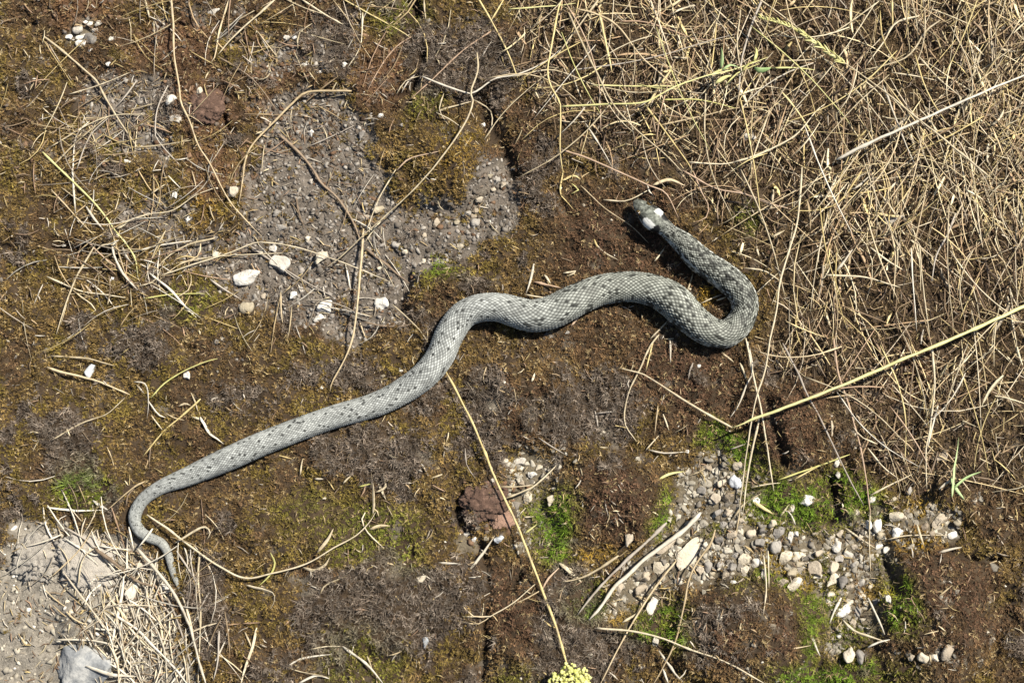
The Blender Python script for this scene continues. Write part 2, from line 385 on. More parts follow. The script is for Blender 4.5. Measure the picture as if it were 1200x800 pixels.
# ------------------------------------------------------------------ the snake
def make_snake():
    root_line = snake_line
    w = root_line[:, 2]; s = np.r_[0, np.cumsum(np.hypot(*np.diff(root_line[:, :2], axis=0).T))]
    # unit of scale length along the body
    unit = np.maximum(.36*w/2, 1.8)
    Ucum = np.r_[0, np.cumsum(np.diff(s)/(.5*(unit[1:]+unit[:-1])))]
    nU = int(Ucum[-1]*6.2)
    U = np.linspace(0, Ucum[-1], nU)
    si = np.interp(U, Ucum, s)
    cx = np.interp(si, s, root_line[:, 0]); cy = np.interp(si, s, root_line[:, 1]); ww = np.interp(si, s, w)
    bz = np.interp(si, s, base0)
    r = ww/2*S
    # head: low and flat, lifted off the moss with the neck
    headf = 1-smooth(34, 50, si)
    flat = .86-.22*headf
    lift = .0095*(1-smooth(25, 140, si))+.001*np.exp(-((si-215)/60.)**2)
    zc_ = bz-.001+r*flat+lift
    x, y = G(cx, cy, zc_)
    c = np.stack([x, y, zc_], -1)
    T = np.gradient(c, axis=0); T /= np.linalg.norm(T, axis=1)[:, None]
    side = np.cross(T, [0, 0, 1]); side /= np.linalg.norm(side, axis=1)[:, None]
    up = np.cross(side, T)
    ROWS = 58; NV = int(ROWS*2.9)
    V = np.arange(NV)*ROWS/NV
    th = V/ROWS*2*math.pi                        # 0 = right flank, pi/2 = back
    Ug, Vg = np.meshgrid(U, V, indexing='ij')
    # diamond lattice of scales
    best = np.full(Ug.shape, 9.0); bi = np.zeros(Ug.shape, int); bk = np.zeros(Ug.shape, int); da = np.zeros(Ug.shape); db = np.zeros(Ug.shape)
    for o in (0, 1):
        i = np.floor(Vg).astype(int)+o
        off = .5*(i % 2)
        for ko in (0, 1):
            k = np.floor(Ug-off).astype(int)+ko
            du = Ug-(k+off); dv = Vg-i
            m = np.abs(du)/.5+np.abs(dv)
            t = m < best
            best = np.where(t, m, best); bi = np.where(t, i % ROWS, bi); bk = np.where(t, k, bk); da = np.where(t, du/.5, da); db = np.where(t, dv, db)
    sid = bi*4001+bk*2+(bi % 2)
    h = np.modf(np.abs(np.sin(sid*12.9898)*43758.5453))[0]; h2 = np.modf(np.abs(np.sin(sid*78.233+1)*24634.63))[0]
    prof = 1-np.clip(best, 0, 1)**2.4
    keel = np.exp(-(db/.13)**2)*(1-np.abs(da))
    body = 1-headf[:, None]*np.ones_like(best)
    disp = body*(prof*.040+keel*.018+.030*prof*da)*np.maximum(r, .003)[:, None]
    # head plates: broad shallow shields with fine grooves
    hs = si[:, None]*np.ones_like(best); hv = ((np.cos(th)*.5*ww[:, None]))
    plates = [(6, 0), (12, -4.5), (12, 4.5), (19, 0), (19, -7), (19, 7), (28, -5), (28, 5), (36, 0), (26, -11), (26, 11), (8, -5), (8, 5), (34, -9), (34, 9)]
    dp = np.sort(np.stack([np.hypot((hs-a)*.9, hv-b_) for a, b_ in plates], 0), 0)
    groove = np.clip((dp[1]-dp[0])/1.6, 0, 1)
    plid = np.argmin(np.stack([np.hypot((hs-a)*.9, hv-b_) for a, b_ in plates], 0), 0)
    disp += (1-body)*(groove-1)*.02*r[:, None]
    cs, sn = np.cos(th)[None], np.sin(th)[None]
    lat = np.sign(cs)*np.abs(cs)**.9; ver = np.where(sn < 0, np.sign(sn)*np.abs(sn)**.75*.82, sn)
    ver = np.where(sn > 0, ver*(1-.12*headf[:, None]*np.abs(sn)), ver)
    ox = side[:, None, :]*(lat[..., None]); oz = up[:, None, :]*(ver[..., None])*flat[:, None, None]
    pos = c[:, None]+(ox+oz)*(r[:, None]+disp)[..., None]
    # brow ridge over the eyes
    # ---- colour
    front = 1-smooth(330, 560, si)[:, None]
    n1 = fbm(Ug*.35, Vg*.35, 3)
    lum = (.385+.02*(1-front))*(.66+.62*h)*(.80+.40*n1)*(.88+.24*fbm(si[:, None]/26+0*Vg, Vg*.16+3, 3))
    tint = np.stack([np.full_like(lum, .965), np.full_like(lum, 1.0), .86+.08*(1-front)*np.ones_like(lum)], -1)
    edge = smooth(.40, .95, np.maximum(best, np.abs(db)*1.5))
    lum = lum*(1-edge*(.74*front+.56*(1-front)))
    lum = lum*(1+.35*keel*(1-edge))*(1-.30*front*(da < -.15))
    # dark flecks: paired rows along the back, bars on the flanks, scattered ticks
    ang = (bi/ROWS*2*math.pi); lat_i = np.abs(np.cos(ang)); topv = np.sin(ang) > -.2
    row_m = (np.abs(lat_i-.36) < .055) | (np.abs(lat_i-.74) < .05)
    period = ((bk+(np.cos(ang) > 0)*3+(lat_i > .6)*2) % 5) < .6
    fleck = topv & ((row_m & period & (h2 < .75)) | (h2 < .035+.05*front))
    bar = (lat_i > .86) & (((bk) % 7) < 2) & (h < .9)
    dk = np.where(fleck | (bar & (si[:, None] < 420)), 1., 0.)*np.clip(1.25-best*.6, 0, 1)
    lum = lum*(1-dk*.88)
    # neck: blotched darker grey with pale flank scales
    neck = smooth(38, 48, si)[:, None]*(1-smooth(160, 270, si))[:, None]
    nn = fbm(si[:, None]/5+0*Vg, Vg*.8, 3)
    lum = lum*(1-neck*.80*smooth(.52, .62, nn))*(1-.08*neck)
    pale_flank = neck*((np.abs(np.cos(ang)) > .84)*(h > .45))
    col = lum[..., None]*tint
    col = col*(1-pale_flank[..., None]*.8)+np.array([.50, .51, .47])*pale_flank[..., None]*.8*(1-dk[..., None])
    belly = smooth(.25, .55, -np.sin(th))[None]*np.ones_like(best)
    col = col*(1-belly[..., None]*.6)+np.array([.10, .11, .10])*belly[..., None]*.6
    # head: olive grey shields, pale lip scales, two white collar patches edged black behind
    pl = .8+.4*np.modf(np.abs(np.sin(plid*91.7)*437.5))[0]
    hc = np.array([.205, .215, .180])*(pl*(.12+1.75*fbm(hs/3.0, hv/3.0+40, 4)**1.5))[..., None]*(.72+.28*groove[..., None])
    low = smooth(.62, .9, np.abs(np.cos(th)))[None]*(np.sin(th) < .45)[None]*np.ones_like(best)
    bars = (np.modf(hs/6.2)[0] < .22)
    lip = np.where(bars[..., None], np.array([.03, .03, .03]), np.array([.36, .37, .34]))
    hc = hc*(1-low[..., None]*.85)+lip*low[..., None]*.85
    angs = np.arctan2(np.abs(np.cos(th)), np.sin(th))[None]*np.ones_like(best)     # 0 on the back, pi/2 at the flanks
    jag = 5.5*(fbm(hs/3.5, Vg*.35, 3)-.5)
    wl_ = smooth(24.0, 25.5, hs+jag)*(1-smooth(34.0, 35.5, hs+jag))*smooth(.30, .42, angs+.10*jag)*(1-smooth(1.75, 1.95, angs))
    bl_ = smooth(33.5, 35, hs+jag)*(1-smooth(43, 45.5, hs+1.6*jag))*smooth(.42, .55, angs+.12*jag)
    bl2 = smooth(11, 13, hs+jag)*(1-smooth(25, 27, hs+jag))*smooth(.62, .78, angs+.05*jag)*(1-smooth(1.15, 1.3, angs))
    hc = hc*(.55+.9*vnoise(hs*1.1+9, Vg*.9))[..., None]
    hw = headf[:, None, None]
    col = col*(1-hw)+hc*hw
    bl_ = np.maximum(bl_, bl2*.85)[..., None]; col = col*(1-bl_)+np.array([.012, .012, .012])*bl_
    col = col*(1-wl_[..., None])+np.array([.60, .60, .565])*wl_[..., None]
    # tail: plainer
    tl = smooth(s[-1]-130, s[-1]-40, si)[:, None, None]
    col = col*(1-tl*.25)+np.array([.30, .29, .25])*tl*.25
    nU_ = len(U); I = np.arange(nU_*NV).reshape(nU_, NV)
    q = np.stack([I[:-1], np.roll(I[:-1], -1, 1), np.roll(I[1:], -1, 1), I[1:]], -1).reshape(-1, 4)
    Vs = pos.reshape(-1, 3); Cs = col.reshape(-1, 3)
    # closed snout and tail tip
    tip0 = c[0]-T[0]*.0012; tip1 = c[-1]+T[-1]*.003
    Vs = np.vstack([Vs, tip0, tip1]); Cs = np.vstack([Cs, [.12, .13, .11], [.25, .24, .2]])
    a0 = np.stack([np.full(NV, len(Vs)-2), np.roll(I[0], -1), I[0]], -1); a1 = np.stack([np.full(NV, len(Vs)-1), I[-1], np.roll(I[-1], -1)], -1)
    M = attr_mat('snake_skin', .48, .13, nscale=1500, namt=.12, bump=.15, bscale=2500)
    org = np.array([float(c[:, 0].mean()), float(c[:, 1].mean()), 0.0])
    root = bpy.data.objects.new('snake', None); COL.objects.link(root); root.location = org; root.empty_display_size = .02
    tag(root, 'grey-green grass snake with two white collar patches, stretched across the moss', 'snake')
    b = add('body', mesh_from('body', Vs-org, [q, a0, a1], M, Cs, True), root)
    # eyes
    me_m, nn_, ll_, bb_ = newmat('snake_eye', .08, .6); bb_.inputs['Base Color'].default_value = (.012, .010, .008, 1)
    mi_m, nn_, ll_, bb_ = newmat('snake_iris', .2, .5); bb_.inputs['Base Color'].default_value = (.10, .065, .02, 1)
    k = int(np.argmin(np.abs(si-14)))
    for sg, lab in ((1, None), (-1, None)):
        ctr = c[k]+side[k]*sg*r[k]*.80+up[k]*r[k]*flat[k]*.40-org
        rr = .0027
        Vv, Ff = icos(2); e = add('eye', mesh_from('eye', Vv*rr+ctr, Ff, mi_m, None, True), root)
        pc = ctr+(side[k]*sg*.9+up[k]*.45)/np.linalg.norm(side[k]*sg*.9+up[k]*.45)*rr*.42
        add('pupil', mesh_from('pupil', Vv*rr*.86+pc, Ff, me_m, None, True), e)
    return root
_ico = {}
def icos(n):
    if n in _ico: return _ico[n]
    import bmesh
    bm = bmesh.new(); bmesh.ops.create_icosphere(bm, subdivisions=n, radius=1.0)
    bm.verts.ensure_lookup_table()
    V = np.array([v.co[:] for v in bm.verts]); F = np.array([[v.index for v in f.verts] for f in bm.faces]); bm.free()
    _ico[n] = (V, F); return _ico[n]
make_snake()

# ------------------------------------------------------------------ where am I: words for labels
def place_words(px, py, kind='stem'):
    f = lambda k: float(samp(Z[k], np.array([px]), np.array([py]))[0])
    nb = float(samp(near, np.array([px]), np.array([py]))[0])
    if px < 260 and py > 590: return 'in the pale rubble at the snake\'s tail tip'
    if nb < 14:
        i = int(np.argmin(np.hypot(snake_line[:, 0]-px, snake_line[:, 1]-py)))
        if i < 70: return 'right beside the snake\'s head'
        if i < 330: return 'beside the snake\'s curled neck loop'
        if i < 560: return 'beside the snake\'s thick middle'
        return 'beside the snake\'s pale hind body'
    def by(lst):
        d, t = min((math.hypot(px-a, py-b), t) for a, b, t in lst); return t if d < 150 else None
    if f('thatch') > .5:
        t = by([(760,240,'the snake\'s head'),(1080,140,'the thick straight bleached stalk'),(930,35,'the feathery grass ear'),(865,80,'the green leafy shoot'),(1046,257,'the white flaky stone'),
                (877,161,'the white stone chip'),(650,100,'the kinked yellow stem'),(1040,430,'the thick greenish stalk'),(1118,550,'the green sprout'),(890,350,'the snake\'s neck loop'),(780,30,'the bowed reddish stem')])
        return 'in the straw thatch near '+t if t else 'in the tangled straw thatch'
    if px < 275 and 215 < py < 385: return 'in the withered tuft near the two white stones'
    if px < 275 and 385 <= py < 560: return 'on the golden moss by the small blue-grey stone'
    if px < 260 and py <= 215: return 'on the crumbly soil by the rusty clod'
    if f('soil') > .45:
        t = by([(291,324,'the two white stones'),(395,232,'the arching brown twig'),(455,312,'the stout brown stick'),(557,250,'the moss cushion edge'),(382,359,'the blocky white pebble')])
        return 'on the bare soil near '+t if t else 'on the bare grey soil'
    if f('gravel') > .35:
        t = by([(980,639,'the upright oval white pebble'),(805,650,'the largest flat cream stone'),(861,564,'the round blue-grey pebble'),(987,716,'the lowest white pebble'),(1102,608,'the flat tan slab'),
                (945,586,'the white pebble on green moss'),(615,560,'the reddish clods'),(1045,625,'the chain of white pebbles'),(920,660,'the packed cream pebbles')])
        return 'on the gravel near '+t if t else 'on the pale gravel patch'
    if f('green') > .5: return 'on the green moss'
    if f('grey') > .5: return 'on the curled grey moss'
    if f('dark') > .5: return 'on the dark brown moss'
    if f('rust') > .4: return 'on the rust-coloured crust'
    if py < 200: return 'on the mossy bank beside the thatch'
    return 'on the golden brown moss'

# ------------------------------------------------------------------ stems, leaves, twigs
FM = {
 'pale':   fibre_mat('straw_pale',   (.34, .27, .16), (.70, .61, .43)),
 'white':  fibre_mat('straw_bleached', (.42, .37, .28), (.72, .67, .56)),
 'yellow': fibre_mat('straw_yellow', (.40, .30, .11), (.72, .60, .30)),
 'lime':   fibre_mat('straw_greenish', (.44, .42, .13), (.66, .62, .30), speck=(.35, .33, .12)),
 'tan':    fibre_mat('straw_tan',    (.34, .255, .14), (.64, .52, .33)),
 'pink':   fibre_mat('straw_reddish', (.30, .19, .115), (.54, .40, .28)),
 'grey':   fibre_mat('straw_grey',   (.26, .22, .175), (.46, .41, .34)),
 'dark':   fibre_mat('twig_dark',    (.05, .034, .022), (.13, .09, .06), .8, (.03, .02, .015)),
 'bark':   fibre_mat('twig_bark',    (.14, .10, .065), (.32, .24, .16), .8, (.08, .055, .04)),
 'green':  fibre_mat('leaf_green',   (.24, .36, .13), (.46, .56, .28), .5, (.35, .40, .18)),
}
WORD = {'pale': 'pale', 'white': 'bleached', 'yellow': 'yellow', 'lime': 'greenish yellow', 'tan': 'tan', 'pink': 'reddish brown', 'grey': 'grey', 'dark': 'dark', 'bark': 'brown', 'green': 'green'}
OBST = blobs([(242,125,25,24,.007),(566,588,30,26,.008),(590,612,18,16,.005),(108,668,46,34,.007),(98,778,30,26,.010)], .3)   # lumps that stems lie over
def stem_geom(pts, w, lift=.002, flat=1.0, taper=(.55, 1.0), arch=0.0, sides=6, step=7.0, kn=True):
    p = np.array([q[:2] for q in pts], float)
    if len(p) == 2:
        m = (p[0]+p[1])/2; d = p[1]-p[0]; m = m+np.array([-d[1], d[0]])*random.uniform(-.03, .03); p = np.array([p[0], m, p[1]])
    q = catmull(np.c_[p, np.zeros(len(p))], 8)[:, :2]
    q, t = resample(q, n=int(np.clip(np.hypot(*np.diff(q, axis=0).T).sum()/step, 5, 60)))
    n = len(q); tt = t/t[-1]
    hh = Hpx(q[:, 0], q[:, 1])+samp(OBST, q[:, 0], q[:, 1]); lift = lift+.009*float(samp(Z['thatch'], q[:, 0], q[:, 1]).mean())
    nb = samp(near, q[:, 0], q[:, 1])
    z = hh.copy()
    for _ in range(3*n):
        zz = np.pad(z, 1, mode='edge'); z = (zz[:-2]+zz[1:-1]+zz[2:])/3
    rad = w/2*S*.63
    over = np.max(hh-z) if n else 0
    z = z+max(0, over)*.75+lift+rad*.6*flat+arch*np.sin(math.pi*tt)
    z = np.maximum(z, hh+rad*.3*flat)
    wob = .25*w*(fbm(np.arange(n)*.45+random.random()*90, np.zeros(n)+random.random()*90, 2)-.5)
    tg = np.gradient(q, axis=0); tg /= np.linalg.norm(tg, axis=1)[:, None]+1e-9
    q = q+np.stack([-tg[:, 1], tg[:, 0]], -1)*wob[:, None]
    x, y = G(q[:, 0], q[:, 1], z); c = np.stack([x, y, z], -1)
    T = np.gradient(c, axis=0); T /= np.linalg.norm(T, axis=1)[:, None]+1e-12
    side = np.cross(T, [0, 0, 1]); side /= np.linalg.norm(side, axis=1)[:, None]+1e-12
    up = np.cross(side, T)
    if flat < .9:
        tw = math.radians(random.uniform(-35, 35))+tt*math.radians(random.uniform(-50, 50))
        s2 = side*np.cos(tw)[:, None]+up*np.sin(tw)[:, None]; up = up*np.cos(tw)[:, None]-side*np.sin(tw)[:, None]; side = s2
        prof = np.interp(tt, [0, .12, .45, .8, 1], [taper[0]*.6, .85, 1, .6, .08])
    else:
        prof = np.interp(tt, [0, 1], [taper[1], taper[0]])
        if kn:
            for kpos in np.arange(random.uniform(.1, .3), 1, random.uniform(.28, .45)): prof = prof*(1+.4*np.exp(-((tt-kpos)*t[-1]/3.)**2))
        prof = prof*np.interp(tt, [0, .03, .93, 1], [.55, 1, 1, .35])*(.75+.5*fbm(tt*t[-1]/9+random.random()*50, np.zeros(n), 2))
    a = np.arange(sides)/sides*2*math.pi
    if flat >= .9: flat = random.choice([.95, .8, .6])
    ring = side[:, None]*np.cos(a)[None, :, None]+up[:, None]*(np.sin(a)*flat)[None, :, None]
    V = c[:, None]+ring*(rad*prof)[:, None, None]
    I = np.arange(n*sides).reshape(n, sides)
    quad = np.stack([I[:-1], np.roll(I[:-1], -1, 1), np.roll(I[1:], -1, 1), I[1:]], -1).reshape(-1, 4)
    Vs = np.vstack([V.reshape(-1, 3), c[0], c[-1]])
    e0 = np.stack([np.full(sides, n*sides), np.roll(I[0], -1), I[0]], -1); e1 = np.stack([np.full(sides, n*sides+1), I[-1], np.roll(I[-1], -1)], -1)
    return Vs, [quad, e0, e1], c
def stem(pts, w=3.5, col='pale', kind='straw', label=None, parent=None, cat=None, **kw):
    if kind in ('dry_leaf', 'leaf', 'seed_leaf'): kw.setdefault('flat', .22); kw.setdefault('step', 4.0)
    if kind in ('twig', 'root'): kw.setdefault('kn', False)
    kw.setdefault('lift', .0015)
    V, F, c = stem_geom(pts, w, **kw)
    org = c[0].copy()
    base = np.array(parent.location) if parent else org
    o = add(kind, mesh_from(kind, V-base, F, FM[col], None, True), parent)
    if parent: return o
    o.location = org
    if label is None:
        L = float(np.hypot(*np.diff(np.array([q[:2] for q in pts]), axis=0).T).sum()); ch = float(np.hypot(pts[-1][0]-pts[0][0], pts[-1][1]-pts[0][1]))
        size = 'short' if L < 32 else ('long' if L > 95 else '')
        shape = 'curled' if ch < .72*L else ('curved' if ch < .965*L else 'straight')
        if kind == 'dry_leaf': what = 'dry grass blade'
        elif kind == 'twig': what = 'woody twig'
        elif kind == 'straw_chip': what = 'broken straw piece'
        else: what = 'dry grass stem'
        mid = pts[len(pts)//2] if len(pts) > 2 else ((pts[0][0]+pts[1][0])/2, (pts[0][1]+pts[1][1])/2)
        thick = 'thick' if w >= 5 else ('thin' if w < 3 else '')
        label = ' '.join(x for x in (size, thick, shape, WORD[col], what, place_words(*mid[:2])) if x)
    label = label if len(label.split()) <= 16 else label.replace('dry grass stem', 'straw')
    cat = cat or {'straw': 'straw', 'dry_leaf': 'dry leaf', 'twig': 'twig', 'straw_chip': 'straw', 'root': 'root'}[kind]
    return tag(o, label, cat)
s_, l_, t_ = 'straw', 'dry_leaf', 'twig'
STEMS = [
 # loose soil and stems round the rusty clod
 ([(170,0),(175,21)],4,'pale'), ([(199,-20),(203,30),(204,65),(210,100),(212,120),(222,142),(232,170),(245,190),(260,220),(272,240),(292,262),(307,277)],4,'tan',s_,'long bent tan stem running past the rusty clod to the bare soil'),
 ([(202,68),(191,96)],3,'tan'), ([(197,100),(185,125),(182,150),(185,165),(212,195)],3,'grey'),
 ([(50,42),(72,59),(110,92),(122,112),(137,137),(152,160),(163,175)],4.5,'pale',s_,'long pale jointed stem over the crumbly soil near the white pebble cluster'),
 ([(80,111),(118,99),(152,85)],2.4,'pale'), ([(160,95),(137,125)],3.4,'grey'), ([(60,172),(105,145),(135,135),(170,134)],3,'pale'), ([(60,196),(97,160),(127,136)],3.4,'pale'),
 ([(85,202),(89,160),(105,142)],3,'white'), ([(90,198),(105,160),(127,138)],3,'grey'), ([(158,173),(190,170),(225,164)],3,'pale'), ([(147,130),(182,121)],2.4,'pale'),
 ([(322,0),(297,22),(272,45),(255,65)],4.2,'pale'), ([(318,2),(285,20),(262,34)],2.6,'pale'), ([(268,0),(257,37),(252,65),(247,74)],4,'tan'), ([(255,66),(295,92),(325,130)],2.6,'bark'),
 ([(412,107),(375,107),(355,110),(342,122),(317,147),(295,170),(287,190),(285,205),(280,238)],5,'tan',t_,'hooked tan twig curving along the edge of the bare grey soil'),
 ([(326,157),(355,184),(367,200),(376,215),(395,232),(412,257),(421,277),(424,292)],6,'bark',t_,'thick brown twig arching over the bare grey soil with a dark shadow'),
 ([(260,142),(277,170),(287,190)],3,'dark',t_), ([(302,37),(325,67)],2.2,'tan'), ([(332,-2),(360,11),(384,18)],3,'pale'), ([(352,-2),(377,15),(402,29)],4,'pale'),
 # upper bank
 ([(400,-2),(430,15),(470,37),(482,45)],3,'yellow'), ([(462,0),(442,14)],2.2,'yellow'), ([(390,0),(407,22),(422,50),(437,72)],2.2,'tan'), ([(425,15),(422,55),(407,80)],3,'pale'),
 ([(497,0),(499,24)],3,'pale'), ([(484,42),(462,57),(442,85),(430,107)],3.2,'pink'), ([(575,37),(542,60),(510,90),(480,117)],3.6,'pink',s_,'reddish brown stem slanting across the dark moss bank'),
 ([(556,-8),(577,27),(595,62),(607,92)],4,'yellow'), ([(590,0),(577,22),(570,32)],3,'yellow'), ([(495,90),(520,100),(550,110),(560,106),(580,92),(607,87),(640,72),(668,48)],4,'white',s_,'bleached stem meeting a forked knot above the moss cushion'),
 ([(559,62),(560,82),(552,107),(554,120),(547,140),(535,160),(517,185),(505,200),(485,222),(455,250),(430,272),(400,300),(380,315)],3.8,'pale',s_,'long pale stem arching from the forked knot down onto the bare soil',None,dict(arch=.010)),
 ([(511,131),(530,125),(552,119)],4.2,'pale'), ([(555,117),(575,130),(576,150),(570,162)],3,'pale'), ([(511,132),(535,145),(562,170)],2.2,'pale'), ([(465,110),(475,95),(492,89)],2.2,'pale'),
 ([(361,172),(415,147)],2.2,'grey'), ([(465,200),(480,186),(515,177)],3,'pink'), ([(387,144),(405,162),(437,185)],3.4,'dark',t_,'dark twig lying across the bare grey soil'),
 ([(567,164),(592,130),(630,95),(655,78)],2.4,'pale'), ([(565,67),(577,47)],2.4,'grey'), ([(349,57),(350,40),(367,27)],3,'pale'), ([(520,110),(515,130),(528,150)],2.2,'pale'), ([(548,165),(543,175),(552,160)],2.2,'pale'),
 # withered tuft
 ([(50,178),(72,200),(110,237),(135,270),(157,300),(161,322)],4,'lime'), ([(85,198),(88,250)],5,'white'), ([(60,222),(92,257),(110,275)],3,'tan'), ([(101,242),(122,270)],5,'white'),
 ([(111,287),(87,330),(72,372),(66,392)],4,'pale'), ([(100,280),(120,300),(142,317),(170,347)],3,'pink'), ([(135,282),(132,295),(145,322),(162,340)],5,'white'), ([(55,324),(92,340),(122,345),(147,349)],3.2,'pale'),
 ([(157,295),(190,287),(225,282)],4,'white'), ([(252,279),(220,287),(195,302),(178,322)],4,'pale'), ([(235,285),(232,300),(210,310),(190,324)],3,'tan'),
 ([(188,323),(235,307),(267,297),(297,285),(310,284),(335,287),(362,294),(400,307),(430,319),(457,330)],3,'pale',s_,'long thin pale stem bowed over the largest white stones',None,dict(arch=.008)),
 ([(175,320),(200,340),(215,357),(230,372)],5,'white'), ([(137,266),(155,257),(175,251),(202,247),(227,230),(252,220)],3.2,'pale'), ([(225,200),(230,222)],2.2,'tan'), ([(177,227),(194,216)],3,'pale'),
 ([(194,270),(180,297),(170,328)],3,'pale'), ([(168,350),(200,345),(240,344)],3,'lime'), ([(246,327),(282,350)],4,'grey'), ([(190,312),(250,301),(342,296)],2.6,'pale'), ([(292,287),(317,305),(358,330),(390,347)],4,'grey'),
 ([(329,342),(332,385)],2.6,'tan'), ([(347,232),(350,250),(357,267)],4.4,'bark',t_), ([(72,220),(96,236),(118,240)],2.6,'pale'), ([(137,285),(118,288),(108,300)],3.5,'pale'), ([(127,262),(140,300),(150,330)],3,'tan'),
 ([(137,268),(152,258)],8,'pale',l_), ([(160,336),(180,330),(188,318)],2.6,'pale'), ([(143,288),(147,300),(158,312)],6,'white',l_), ([(205,350),(222,338),(224,322)],2.2,'tan'), ([(85,340),(112,362),(97,372)],2.4,'pale'),
 # bare soil
 ([(429,291),(455,312),(480,332)],6,'bark',t_,'stout straight brown stick pointing at the moss edge from the bare soil'), ([(426,268),(422,320),(417,375),(412,400),(402,425),(390,447),(387,459)],5,'tan',s_,'tan stem crossing from bare soil down onto grey moss',None,dict(arch=.006)),
 ([(464,198),(442,237),(430,270)],3,'pale'), ([(447,258),(427,285)],3,'pale'), ([(405,310),(411,340)],4,'white',t_), ([(425,377),(450,382),(475,382),(482,379)],3,'bark'), ([(460,357),(477,372),(492,387),(502,402)],3,'pale'), ([(422,378),(429,397)],2.5,'tan'),
 ([(626,309),(616,344)],5,'white','straw_chip','stubby bleached straw leaning beside the snake\'s back'), ([(626,330),(657,337)],4.6,'pink','straw_chip'), ([(615,345),(642,349)],3,'pale','straw_chip'), ([(638,322),(645,332)],4,'pale','straw_chip'), ([(660,320),(676,318),(664,324)],4,'pale',l_),
 # thatch
 ([(662,-12),(654,12),(645,62),(642,82),(645,100),(654,117),(657,130),(656,175),(660,204)],4,'yellow',s_,'long kinked yellow stem hanging down the thatch edge',None,dict(arch=.012)),
 ([(596,11),(652,7),(675,4)],3,'lime'), ([(704,-4),(675,35),(645,75)],3.6,'pale'), ([(666,15),(682,50),(700,87),(717,120),(740,147),(775,177),(800,202)],4,'pale',None,None,None,dict(arch=.012)),
 ([(702,15),(710,50),(717,85)],5,'yellow'), ([(675,10),(700,17),(725,32),(752,67),(790,100)],4,'tan'), ([(725,25),(755,26),(785,35),(812,45),(835,47)],3.6,'pink'), ([(672,82),(725,75),(775,65),(825,50),(862,40)],3,'grey'),
 ([(600,90),(640,82),(660,85),(695,99),(740,108),(782,107)],3.4,'pale'), ([(657,125),(712,122),(755,120),(790,102),(825,90),(865,80),(900,67)],4,'lime',s_,'greenish yellow stem with fresh leaves lying across the thatch',None,dict(arch=.014)),
 ([(695,100),(740,101),(790,101)],3.2,'lime'), ([(775,117),(820,117),(862,127)],3.2,'lime'), ([(772,147),(820,137),(862,127),(902,126)],3,'tan'), ([(755,122),(780,155),(805,190),(812,202)],4,'yellow'),
 ([(895,-6),(880,32),(870,67),(865,110)],5,'grey'), ([(807,190),(850,192),(885,182),(902,174)],3.2,'pale'), ([(902,128),(887,172),(877,202)],3.2,'pale'), ([(657,175),(687,185),(722,200),(760,217),(780,226),(795,255)],4,'pink',s_,'reddish brown stem bending round the snake\'s snout',None,dict(arch=.006)),
 ([(765,217),(785,211),(803,218)],7,'tan',l_,'folded tan grass blade beside the snake\'s snout'), ([(707,234),(735,235),(762,221)],3,'pale'), ([(680,217),(710,245),(740,265),(760,285)],2.2,'tan'), ([(660,200),(657,225),(664,236),(673,246)],4,'yellow',l_), ([(658,212),(672,206),(680,210)],5,'yellow',l_), ([(670,215),(678,222),(668,228)],4,'lime',l_),
 ([(800,200),(837,220),(870,227),(902,237)],3.6,'pink'), ([(812,200),(822,225),(830,240),(827,255),(812,261)],3,'pink'), ([(695,282),(707,295),(725,305)],3,'pale',l_), ([(767,306),(779,290)],3,'pale'), ([(805,341),(812,320)],3,'pale'), ([(762,397),(784,374)],3,'pale'), ([(669,382),(680,370)],5.5,'pink',l_),
 ([(820,305),(836,312)],2.5,'pale'), ([(820,356),(846,345)],2.2,'pale'), ([(840,352),(856,346)],2.2,'pale'), ([(696,280),(700,290)],4,'yellow',l_),
 ([(980,187),(1022,166),(1077,142),(1127,119),(1215,82)],6.4,'white',s_,'thick straight bleached stalk lying over the straw thatch',None,dict(arch=.012)),
 ([(860,190),(887,182),(930,160),(955,132),(967,122)],4,'pale'), ([(914,105),(932,127),(957,165)],4,'yellow'), ([(1030,2),(1005,20),(965,47)],3,'pale'), ([(1077,19),(1050,27),(1035,50),(1015,77)],4,'pale'),
 ([(1102,24),(1085,37),(1065,65),(1035,77),(1010,82)],4,'pale'), ([(1045,-4),(1046,32)],4,'yellow'), ([(1035,100),(1050,140),(1062,170),(1072,192)],4,'white'), ([(1077,67),(1100,92),(1127,115)],4,'pale'), ([(975,112),(1000,92)],5,'dark',t_),
 ([(912,72),(952,70),(967,64)],3.6,'pale'), ([(905,80),(955,82)],4,'lime'), ([(1045,85),(1100,95)],3,'pale'),
 ([(940,196),(935,255),(925,292),(915,325),(912,342),(910,362),(902,400),(896,436),(884,475),(872,550),(866,604)],4.2,'pale',s_,'long pale stem dropping from the thatch past the snake\'s loop to the gravel',None,dict(arch=.012)),
 ([(1077,285),(1082,340),(1090,395)],3.2,'pale'), ([(1042,262),(1049,300),(1047,350)],3.2,'tan'), ([(860,222),(897,237),(927,245)],3.4,'pink'), ([(980,317),(999,292)],5,'white','straw_chip'), ([(967,322),(1015,325),(1055,337)],4,'pale'), ([(1020,290),(1040,305),(1060,317)],4,'pale'),
 ([(1010,200),(985,235),(960,246),(930,247)],3.2,'yellow'), ([(905,277),(920,270)],6,'pale',l_), ([(872,314),(895,317),(914,329)],3.2,'pale'), ([(885,345),(912,320)],2.2,'pale'), ([(1120,250),(1110,275),(1097,300),(1092,330)],4,'grey'), ([(1000,222),(1020,205)],5,'white',l_), ([(1030,226),(1042,240),(1052,256)],3.4,'pale'),
